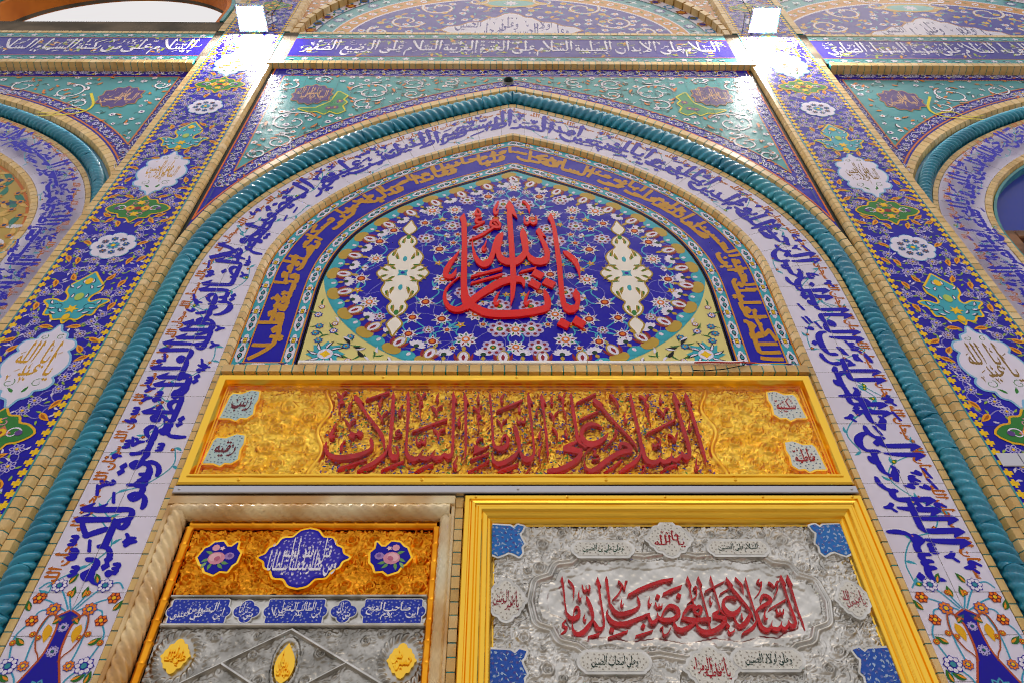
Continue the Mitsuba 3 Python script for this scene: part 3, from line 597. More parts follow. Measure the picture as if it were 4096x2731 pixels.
def vase():
    """The painted vase with flowers at each foot of the white band; (u, v) from its foot."""
    it = []
    body = half_profile([(0, 0), (.1, .0), (.15, .1), (.16, .22), (.13, .34), (.08, .46), (.04, .56), (.03, .66), (.035, .74), (.06, .78), (0, .82)], 4)
    it += [(Polygon(body).buffer(.012), C('b4502a'), 2), (body, C('1c149a'), 3)]
    for u, v, r, w in ((-.06, .17, .055, LIL), (.06, .17, .055, LIL), (0, .36, .07, C('4a9ab8')), (0, .58, .035, LIL), (0, .72, .03, LIL)):
        for q in range(9): a = q*2*math.pi/9; it += [(petal(u, v, .01, r, a, r*.26), w, 4), (petal(u, v, .02, r*.82, a, r*.12), C('3a2a78'), 5)]
        it.append((ell(u, v, r*.22), C('1f6a5a'), 6))
    it.append((np.array([(-.15, -.05), (-.16, .1), (-.12, .05), (-.1, .11), (-.06, .04), (-.02, .16), (0, .2), (.02, .16), (.06, .04), (.1, .11), (.12, .05), (.16, .1), (.15, -.05)]), C('c8501e'), 6))
    for s in (1, -1):
        it += [(ribbon([(.03*s, .76), (.1*s, .8), (.13*s, .7), (.1*s, .6), (.07*s, .56), (.05*s, .52)], .012, .006), C('a8502a'), 4), (leaf(.09*s, .74, -1.5-.3*s, .11, .05, .2*s), C('e0a81c'), 3),
               (ribbon([(.21*s, -.1), (.2*s, .06), (.17*s, .16), (.22*s, .24), (.27*s, .2), (.27*s, .13)], .05, .012), C('e0a51c'), 3), (ribbon([(.21*s, -.1), (.2*s, .05), (.175*s, .15)], .03, .012), C('b0541c'), 4)]
        for u, v, c, r in ((.13, .98, 0, .048), (.21, .9, 1, .04), (.1, .83, 2, .045), (.19, .76, 1, .038), (.12, .5, 2, .034), (.2, .5, 0, .055), (.19, .3, 1, .04), (.12, .32, 2, .038), (.05, .93, 3, .02), (.235, .63, 3, .02), (.11, .66, 3, .018), (.15, .68, 3, .02)):
            x = u*s; n = 6 if c == 1 else 8; o = {0: C('241aa0'), 1: C('7a2430'), 2: C('1f3fa0'), 3: C('6a2030')}[c]; i2 = {0: WHT, 1: C('e2701c'), 2: C('e07a1c'), 3: C('e0781c')}[c]
            it.append((starpoly(x, v, r, n, .8), o, 3))
            for q in range(n): a = q*2*math.pi/n; it.append((ell(x+.62*r*math.cos(a), v+.62*r*math.sin(a), r*.24, n=7), i2, 4))
            it.append((ell(x, v, r*.3, n=8), YEL if c else C('3a8a9c'), 5))
        for p in ([(.0, .82), (.03, .88), (.05, .93)], [(.02, .83), (.08, .92), (.13, .98)], [(.03, .82), (.14, .88), (.21, .9)], [(.1, .83), (.17, .82), (.19, .76)], [(.1, .83), (.13, .66), (.12, .5)], [(.19, .76), (.24, .66), (.2, .5)], [(.2, .5), (.13, .42), (.12, .32)], [(.2, .5), (.24, .4), (.19, .3)], [(.19, .3), (.2, .2), (.15, .18)], [(.13, .98), (.2, 1.0), (.24, .96)]):
            it.append((ribbon([(a*s, b) for a, b in p], .009, n=4), C('3f9cc0'), 2))
        for u, v, a in ((.17, .62, .4), (.16, .42, .3), (.235, .4, 1.2), (.03, .9, 1.3), (.07, .74, 2.2), (.15, .24, 1.9), (.23, .82, .9), (.08, .99, 1.8)):
            it += [(leaf(u*s, v, a if s > 0 else math.pi-a, .075, .036, .2*s), C('2c6a2c'), 3), (leaf(u*s, v+.004, a if s > 0 else math.pi-a, .05, .014, .2*s), C('e0902a'), 4)]
    return it
def white_band(key, fmap, text, s0, s1, seed, small=True, wrap=None):
    """Writing of the band: cobalt letters, russet praise along the outer edge, turquoise vines."""
    cut = joints(0, 0, .52, 2, .262, 0, fmap.len)
    g = flip(fit(compose(text, 2.4, .62, marks=150, seed=seed), -s1, -s0, .02, .485).buffer(.006)).difference(cut)
    for h in split(g, 26, s0, s1): paint(key, 'lettering', [(h, C('1d10b0'), 3)], YW, fmap)
    vines = []; rr = random.Random(seed)
    n = int((s1-s0)/.5)
    for i in range(n):
        a = s0+(s1-s0)*(i+.5)/n
        path = [(a-.28, .44), (a-.18, .3), (a-.02, .2), (a+.12, .28), (a+.22, .42), (a+.3, .45)] if i % 2 else [(a-.28, .07), (a-.12, .05), (a+.04, .16), (a+.1, .3), (a+.22, .36), (a+.3, .3)]
        path = [(x, y+rr.uniform(-.03, .03)) for x, y in path]; vines.append((ribbon(path, .008, n=5), C('3a9ab4'), 1))
        for x, y in path[::1]:
            b = rr.uniform(0, 6.3); vines.append((leaf(x, y, b, .06, .022, .4), C('3a9ab4'), 1))
            if rr.random() < .5:
                vines += [(starpoly(x+.02, y+.01, .018, 5, .6), C('8a3024'), 2), (ell(x+.02, y+.01, .007, n=6), C('e0902a'), 3)]
            elif rr.random() < .3: vines += [(leaf(x, y, b+1, .05, .03, .2), GRN, 2), (ell(x+.02*math.cos(b+1), y+.02*math.sin(b+1), .009, n=6), YEL, 3)]
    paint(key, 'vine', [(np.asarray(s_), c, l) for s_, c, l in vines], YW, fmap)
    if small:
        m = round((s1-s0)/.365); e = (s1-s0)/m; one = compose('سبحان الله')
        for i in range(m):
            g = flip(fit(one, -(s0+(i+.96)*e), -(s0+(i+.06)*e), .395, .5).buffer(.002)); paint(key, 'small_lettering', [(g, C('b8621c'), 2)], YW, fmap)
k = thing('inscription_band', 'white tile band with cobalt calligraphy and russet script round the great central arch', 'inscription band')
band_tiles(k, main, .0, .52, 2, .262, 0, main.len, YW, WHT)
white_band(k, main, FATIHA, 1.12, main.len-1.1, 3)
for s in (-1, 1): paint(k, 'painted_vase', shifted(vase(), s*2.45, 3.32, 1.0, .98), YW, label='painted cobalt vase with sprays of flowers, '+('left' if s < 0 else 'right')+' foot of the white band')

# ---- the band with the gold lettering --------------------------------------------------------
KUFIC = ("اللهم كن لوليك الحجة ابن الحسن صلواتك عليه وعلى ابائه في هذه الساعة وفي كل ساعة وليا وحافظا وقائدا وناصرا ودليلا وعينا حتى تسكنه ارضك طوعا وتمتعه فيها طويلا")
k = thing('gold_lettered_band', 'cobalt mosaic band with angular gold lettering between two borders of white lozenges', 'mosaic band')
sk0 = 6.135-ZB; sk1 = main.len-sk0
ground = main.band(-.545, -.055, sk0, sk1); v, f = triangles(ground, []); put(k, 'ground', (xz(v, YK), f), 'glaze', color=np.tile(NAVY, (len(v), 1)))
zi = sk0+.1
v, f = triangles(main.band(-.434, -.162, zi, main.len-zi), []); put(k, 'field', (xz(v, YK-.0012), f), 'glaze', color=np.tile(COB, (len(v), 1)))
g = flip(fit(compose(KUFIC, 3.6, .6, True, marks=0, gap=.3), -(main.len-zi-.04), -(zi+.04), -.432, -.164).buffer(.009))
for h in split(g, 24, zi, main.len-zi): paint(k, 'lettering', [(h, GOLD, 3)], YK, main)
def lozenge_cell(s, oc, hw, L):
    """Half a repeat of the border: a long white cell with two eyes, then a square one with four dots; (s, offset) coordinates."""
    it = []; q = lambda a: np.asarray(a)*[L, hw]+[s, oc]
    it.append((q([(-.5, -1), (.5, -1), (.5, 1), (-.5, 1)]), TQ2, 1))
    for u0 in (-.5, .5):
        for w in (1, -1):
            it += [(q([(u0-.12, w), (u0+.12, w), (u0, w*.35)]), C('1c1670'), 2)]
    it.append((q([(-.43, 0), (-.36, .42), (-.3, .48), (-.24, .86), (.04, .86), (.1, .48), (.16, .42), (.2, 0), (.16, -.42), (.1, -.48), (.04, -.86), (-.24, -.86), (-.3, -.48), (-.36, -.42)]), WHT, 3))
    it.append((q([(.28, 0), (.33, .4), (.4, .45), (.43, .7), (.47, .45), (.5, .4), (.5, -.4), (.47, -.45), (.43, -.7), (.4, -.45), (.33, -.4)]), WHT, 3))
    for u in (-.22, -.02):
        it += [(ell(s+u*L, oc, .085*L, hw*.44, 0, 12), BLK, 4), (petal(s+u*L, oc, 0, .15*L if u > -.1 else -.15*L, 0, hw*.16), BLK, 4), (ell(s+u*L, oc, .055*L, hw*.27, 0, 10), TQ2, 5), (ell(s+u*L, oc, .02*L, hw*.1, 0, 7), MAR, 6)]
    return it
def square_cell(s, oc, hw, L):
    q = lambda a: np.asarray(a)*[L, hw]+[s, oc]
    it = [(q([(-.17, 0), (-.12, .42), (-.06, .46), (0, .85), (.06, .46), (.12, .42), (.17, 0), (.12, -.42), (.06, -.46), (0, -.85), (-.06, -.46), (-.12, -.42)]), WHT, 4)]
    for a in (-.035, .035):
        for b in (-.16, .16): it.append((ell(s+a*L, oc+b*hw, .035*L, hw*.16, 0, 8), YEL, 6))
    return [(q([(-.085, -.38), (.085, -.38), (.085, .38), (-.085, .38)]), C('1c3a20'), 5)]+it
for oc, hw in ((-.111, .041), (-.483, .04)):
    n = round((sk1-sk0)/.366); n += n % 2 == 0; L = (sk1-sk0)/n
    for i in range(n):
        c = sk0+(i+.5)*L
        paint(k, 'lozenge_tile', lozenge_cell(c, oc, hw, L), YK, main); 
        if i: paint(k, 'square_tile', square_cell(sk0+i*L, oc, hw, L), YK, main)
    for o0, o1 in ((oc-hw-.011, oc-hw), (oc+hw, oc+hw+.011)):
        v, f = triangles(main.band(o0, o1, sk0, sk1), []); put(k, 'orange_line', (xz(v, YK-.004), f), 'glaze', color=np.tile(C('d98a1c'), (len(v), 1)))
for sx in (1, -1):                                                        # the feet of the band: a short level run of the border
    x0, x1 = 1.65, 2.125
    fm = straight((x0, 6.19), (x1, 6.19), 1) if sx > 0 else straight((-x1, 6.19), (-x0, 6.19), 1)
    paint(k, 'lozenge_tile', [(s_, c, l+3) for s_, c, l in lozenge_cell(.237, .0, .044, .3)]+[(s_, c, l+3) for s_, c, l in square_cell(.06, 0, .044, .3)+square_cell(.42, 0, .044, .3)], YK, fm)
    paint(k, 'lozenge_ground', [(np.array([(0, -.05), (.475, -.05), (.475, .045), (0, .045)]), TQ2, 3), (np.array([(.08, .045), (.395, .045), (.395, .056), (.08, .056)]), C('d98a1c'), 3)], YK, fm)

# ---- the mosaic tympanum ---------------------------------------------------------------------
k = thing('mosaic_tympanum', 'pointed cobalt mosaic field with white blossoms and turquoise vines under the great arch', 'mosaic panel')
edge = Polygon(np.vstack([main.band(-.556, -.545, sk0, sk1)[len(main.band(-.556, -.545, sk0, sk1))//2:]])).buffer(0)
tym = edge.intersection(box(-3, 6.14, 3, 12))
v, f = solid(tym, YK, .15); put(k, 'ground', (v, f), 'glaze', color=np.tile(CRM, (len(v), 1)))
ln = tym.exterior.buffer(.011).intersection(tym); paint(k, 'black_line', [(ln, BLK, 1)], YK)
# a round medallion whose upper part follows the arch
t = np.linspace(-.5*math.pi-1.1, -.5*math.pi+1.1, 40)
circ = Polygon(np.vstack([ell(0, 7.52, 1.63, 1.46, 0, 80)])).union(box(-1.63, 7.5, 1.63, 12)).intersection(tym.buffer(-.012))
field = circ.buffer(-.062)
paint(k, 'turquoise_ring', [(circ, TQ2, 2)], YK); paint(k, 'field', [(field, COB, 3)], YK)
rr = random.Random(21)
bounds_free = field.buffer(-.19)
from_med = [Polygon(half_profile([(0, -.84), (.025, -.77), (.055, -.7), (.03, -.64), (.0, -.6), (.05, -.55), (.075, -.47), (.05, -.4), (.11, -.33), (.15, -.24), (.13, -.14), (.17, -.08), (.215, 0), (.17, .08), (.13, .14), (.15, .24), (.11, .33), (.05, .4), (.075, .47), (.05, .55), (0, .6), (.03, .64), (.055, .7), (.025, .77), (0, .84)], 3)+[s*.955, 7.39]) for s in (1, -1)]
half = bounds_free.intersection(box(.0, 6, 3, 12)).difference(from_med[0].buffer(.09))
pts = [(0, 8.86), (0, 8.62), (0, 6.42), (.0, 6.63)]+scatter(half.intersection(box(.09, 6, 3, 12)), .205, rr, 6000)
minor = scatter(half.intersection(box(.06, 6, 3, 12)).difference(unary_union([Point(p).buffer(.14) for p in pts])), .115, rr, 5000)
allp = pts+minor
vn = [(np.asarray(s_), c, l) for s_, c, l in tendrils(allp, .34, rr, .011, C('46a8c4'), 4, .3, 2)]
for x, z in allp:
    for q in range(1): vn.append((leaf(x, z, rr.uniform(0, 6.3), rr.uniform(.09, .13), .024, .5), C('46a8c4'), 4))
vn = [(s_, c, l) for s_, c, l in vn if field.contains(Polygon(s_).buffer(0).representative_point())]
for s in (1, -1):
    paint(k, 'vine', vn if s > 0 else mirror(vn), YK, stuff=True)
    rr2 = random.Random(8)
    for i, (x, z) in enumerate(allp):
        big = i < len(pts); kind = rr2.choice([0, 0, 1, 1, 2]) if big else rr2.choice([3, 4, 4, 2, 1]); r = rr2.uniform(.078, .1) if big else rr2.uniform(.045, .06)
        rot = rr2.uniform(0, 6.3) if kind > 2 else math.pi/2
        if x < .01 and s < 0: continue
        it = [(s_, c, l+3) for s_, c, l in mosaic_flower(x, z, r, kind, rot)]
        paint(k, 'flower', it if s > 0 else mirror(it), YK)
# pendants all round the field, and the small tesserae joints that craze the cobalt
ringp = field.exterior; n = round(ringp.length/.3)
for i in range(n*2):
    p, q = ringp.interpolate((i+.5)*ringp.length/(2*n)), ringp.interpolate((i+.5)*ringp.length/(2*n)+.01)
    a = math.atan2(q.y-p.y, q.x-p.x)+math.pi/2
    if not field.contains(Point(p.x+.1*math.cos(a), p.y+.1*math.sin(a))): a += math.pi
    fm = lambda A, p=p, a=a: np.asarray(A) @ np.array([[math.cos(a), math.sin(a)], [-math.sin(a), math.cos(a)]])+[p.x, p.y]
    if i % 2 == 0:
        it = [(ell(.0, 0, .06, .085, 0, 12), C('b8983c'), 4), (ell(.09, 0, .075, .05, 0, 12), C('b8983c'), 5), (ell(.09, 0, .06, .037, 0, 12), WHT, 6), (petal(.05, 0, 0, .07, 0, .015), MAR, 7), (petal(.17, 0, -.02, .05, 0, .018), C('b8983c'), 5), (leaf(.03, .02, 1.0, .1, .035, -.6), MAR, 5), (leaf(.03, -.02, -1.0, .1, .035, .6), MAR, 5)]
    else:
        it = [(ell(0, 0, .05, .07, 0, 12), TQ2, 4), (ell(.015, 0, .022, .016, 0, 9), WHT, 5), (petal(.05, 0, 0, .05, 0, .018), C('b8983c'), 5)]
        for w in range(-3, 4): it.append((petal(.115, 0, .0, .08, w*.42, .02), WHT, 5))
        it.append((ell(.12, 0, .022, n=9), C('1f3f34'), 6))
    paint(k, 'pendant', it, YK, fm)
for s, P in zip((1, -1), from_med):
    c = s*.955; it = [(P.buffer(.014), C('a8882c'), 6), (P, C('eee6dc'), 7)]
    for u, v_, a in ((.06, .05, .5), (.12, .03, .2), (.05, .2, .9), (.1, .25, 1.3), (.03, .45, 1.2), (.07, .12, -.4)):
        for q in (1, -1):
            for w in (1, -1):
                A = a*w if q > 0 else math.pi-a*w
                it += [(leaf(c+u*q, 7.39+v_*w, A, .1, .032, .5*q*w), C('a8882c'), 8), (leaf(c+u*q+.01*q, 7.39+v_*w+.004*w, A, .055, .016, .5*q*w), C('3c7a2c'), 9)]
    it += [(starpoly(c, 7.39, .06, 4, .55, math.pi/4), TQ2, 8), (ell(c, 7.39, .018), C('1c14a0'), 9), (ell(c, 7.6, .018, .04), TQ2, 8), (ell(c, 7.18, .018, .04), TQ2, 8), (ell(c, 7.95, .02, .035), GRN, 8), (ell(c, 6.84, .02, .035), GRN, 8)]
    paint(k, 'white_medallion', it, YK)
craz = []; cp = scatter(field.buffer(-.03), .15, random.Random(4), 4000)
for i, p in enumerate(cp):
    for d, j in sorted((math.dist(p, q), j) for j, q in enumerate(cp) if j > i)[:2]:
        if d < .26: m = ((p[0]+cp[j][0])/2+rr.uniform(-.03, .03), (p[1]+cp[j][1])/2+rr.uniform(-.03, .03)); craz.append((ribbon([p, m, cp[j]], .0045, n=2), C('8a86c8'), 3.6))
paint(k, 'mosaic_joint', craz, YK)
# cream corners: turquoise rosette, arabesques, small blossoms
corner = tym.buffer(-.02).difference(circ.buffer(.015)).intersection(box(0, 6, 3, 7.3))
cps = scatter(corner.buffer(-.035), .085, random.Random(6), 3000)
for s in (1, -1):
    it = [(starpoly(1.44, 6.34, .15, 4, .55, 0), TQ2, 3), (starpoly(1.44, 6.34, .15, 4, .55, math.pi/4), TQ2, 3), (ell(1.44, 6.34, .06, n=10), WHT, 4), (starpoly(1.44, 6.34, .045, 4, .6), YEL, 5)]
    for q in range(8): a = q*math.pi/4; it += [(leaf(1.44+.05*math.cos(a), 6.34+.05*math.sin(a), a, .1, .03, .5), BLK, 4), (leaf(1.44+.06*math.cos(a), 6.34+.06*math.sin(a), a, .07, .018, .5), WHT, 5)]
    bits = []
    for x, z in cps:
        if math.dist((x, z), (1.44, 6.34)) < .17: continue
        r = random.Random(int(x*9000+z*700)); t = r.random()
        if t < .45: bits += [(starpoly(x, z, .038, 7, .7), C('26349c'), 3), (starpoly(x, z, .028, 7, .6), TQ2 if t < .2 else WHT, 4), (ell(x, z, .01, n=7), ORG, 5)]
        elif t < .65: bits += [(starpoly(x, z, .03, 5, .75), C('8a2a20'), 3), (starpoly(x, z, .022, 5, .75), WHT, 4), (ell(x, z, .008, n=6), YEL, 5)]
        else: bits += [(leaf(x-.04, z, r.uniform(0, 6), .09, .035, .6), BLK, 3), (leaf(x-.034, z+.004, r.uniform(0, 6), .07, .02, .6), WHT, 4)]
        bits.append((leaf(x, z+.03, r.uniform(0, 6), .07, .016, .8), C('2c6a34'), 2))
    bits += [(np.asarray(s_), c, l) for s_, c, l in tendrils(cps, .14, random.Random(2), .006, C('25402c'), 2, .3, 2)]
    bits = [(s_, c, l) for s_, c, l in bits if corner.contains(Polygon(s_).buffer(0).buffer(-.004).centroid)]
    paint(k, 'corner_rosette', it if s > 0 else mirror(it), YK); paint(k, 'corner_arabesque', bits if s > 0 else mirror(bits), YK)
# outlines of the three great inscriptions, in millimetres of the wall: letters parted by ;, holes by |
LETTERS_T = ('-262,7149 -174,7240 -124,7282 -66,7309 -38,7316 -40,7481 -78,7488 -117,7519 -140,7555 -156,7600 -165,7675 -184,7566 -206,7500 -229,7465 -245,7451 -270,7449 -298,7466 -332,7518 -349,7568 -365,7642 -381,7804 -379,7883 -404,7870 -406'
',7875 -386,7900 -297,7983 -201,8090 -218,8109 -228,8130 -230,8149 -225,8188 -213,8214 -195,8229 -172,8234 -156,8227 -140,8202 -119,8154 -120,8097 -134,8077 -154,8069 -176,8071 -187,8078 -189,8068 -282,7948 -333,7907 -373,7886 -361'
',7760 -334,7640 -304,7569 -278,7539 -263,7534 -239,7565 -223,7613 -208,7690 -193,7814 -169,7930 -149,7971 -106,8008 -99,7985 -98,7957 -124,7748 -121,7690 -111,7640 -93,7610 -71,7593 -44,7591 -68,8304 -64,8411 -79,8472 -41,8570 -7,'
'8488 32,8248 -19,8328 5,7592 20,7603 43,7634 66,7688 72,7718 51,7977 58,8031 77,8077 84,8073 105,8015 116,7935 125,7772 125,7729 119,7684 123,7689 143,7634 183,7592 234,7588 261,7625 266,7689 219,7958 196,8024 227,8089 286,7933 25'
'2,7946 290,7813 313,7671 304,7561 272,7501 221,7482 165,7496 120,7560 103,7625 94,7595 63,7534 26,7491 8,7483 13,7324 51,7311 74,7291 83,7272 88,7240 81,7173 75,7166 69,7170 54,7224 33,7234 11,7232 -5,7044 -39,6900 -39,7219 -67,72'
'09 -105,7188 -161,7139 -271,7023 -309,6975 -329,6943 -262,6882 -210,6857 -140,6847 -84,6845 9,6850 68,6858 185,6890 218,6903 234,6915 241,6959 231,7057 235,7129 241,7138 270,7077 286,7020 292,6975 291,6926 282,6880 264,6845 245,68'
'29 216,6813 131,6785 38,6763 -84,6753 -166,6755 -214,6763 -263,6779 -371,6870 -383,6845 -391,6857 -420,6832 -453,6821 -481,6822 -502,6828 -532,6850 -557,6888 -582,6954 -592,7019 -590,7084 -576,7147 -549,7206 -505,7271 -462,7317 -4'
'60,7310 -508,7243 -547,7169 -563,7113 -568,7059 -558,6989 -530,6923 -505,6897 -470,6889 -450,6896 -424,6923 -443,7011 -456,7276 -468,7819 -490,8187 -506,8253 -468,8339 -438,8187 -421,7819 -399,7175 -380,7043 -365,7013 -343,7047|-2'
'03,8178 -207,8148 -189,8127 -163,8112 -139,8116 -141,8139 -167,8189 -189,8191;-124,7110 -154,6973 -151,6949 -127,6985 -128,6952 -142,6916 -156,6907 -169,6919 -179,6961 -176,6992 -160,7041;-373,7199 -361,7231 -103,7364 -110,7325;-3'
'74,7293 -364,7328 -103,7455 -108,7415;-489,7701 -486,7694 -503,7607 -546,7464 -565,7363 -561,7343 -552,7338 -538,7341 -520,7374 -498,7437 -497,7355 -517,7293 -528,7282 -550,7274 -573,7280 -591,7297 -605,7325 -612,7363 -605,7430 -5'
'74,7527;-253,7874 -249,7868 -253,7797 -272,7737 -269,7728 -257,7743 -248,7767 -245,7736 -258,7702 -271,7692 -286,7707 -293,7734 -288,7763 -270,7796;-271,8181 -271,8174 -334,8112 -380,8086 -351,8129 -301,8166;-187,8182 -180,8180 -1'
'51,8135 -154,8115 -161,8117 -191,8159 -192,8172;-344,8270 -334,8273 -302,8259 -299,8250 -302,8242 -333,8232 -342,8214 -335,8197 -323,8193 -273,8199 -270,8187 -319,8156 -332,8152 -343,8156 -360,8178 -367,8201 -367,8224 -357,8255;-3'
'53,8425 -347,8427 -328,8410 -306,8351 -312,8307 -326,8289 -335,8286 -361,8300 -371,8325 -369,8357|-331,8332 -324,8347 -344,8401 -348,8336;-153,8559 -147,8562 -144,8551 -153,8486 -174,8398 -168,8362 -144,8426 -145,8363 -153,8329 -1'
'71,8309 -183,8315 -190,8327 -200,8385 -197,8421;364,6750 435,6682 401,6611 325,6671;481,6778 557,6698 520,6618 444,6690;121,7116 93,6974 94,6951 119,6986 117,6953 101,6917 87,6907 75,6920 68,6962 72,6993 86,7041;142,7278 220,7211 '
'186,7130 109,7202;262,7299 342,7228 308,7147 226,7215;252,7356 217,7273 140,7343 172,7423 33,7364 61,7403 186,7458 179,7426 174,7424;425,7693 429,7700 451,7701 464,7697 479,7684 515,7630 539,7574 553,7511 561,7426 550,7279 534,741'
'1 518,7482 494,7549 440,7645;313,8254 348,8343 371,8223 388,8039 407,7525 406,7039 415,6943 442,6912 480,6920 493,6975 472,7064 502,7147 532,7072 531,6975 512,6880 474,6818 426,6810 390,6849 371,6943 363,7072 363,7489 348,8099 336'
',8191;90,8267 96,8276 102,8271 107,8199 120,8177 137,8199 145,8268 150,8272 154,8266 153,8199 173,8177 191,8186 200,8222 198,8295 204,8302 218,8222 215,8181 205,8153 186,8136 167,8135 146,8168 136,8146 119,8134 102,8145 87,8184;79'
',8566 83,8568 107,8554 124,8536 151,8476 157,8426 145,8337 126,8466 110,8511 79,8556')
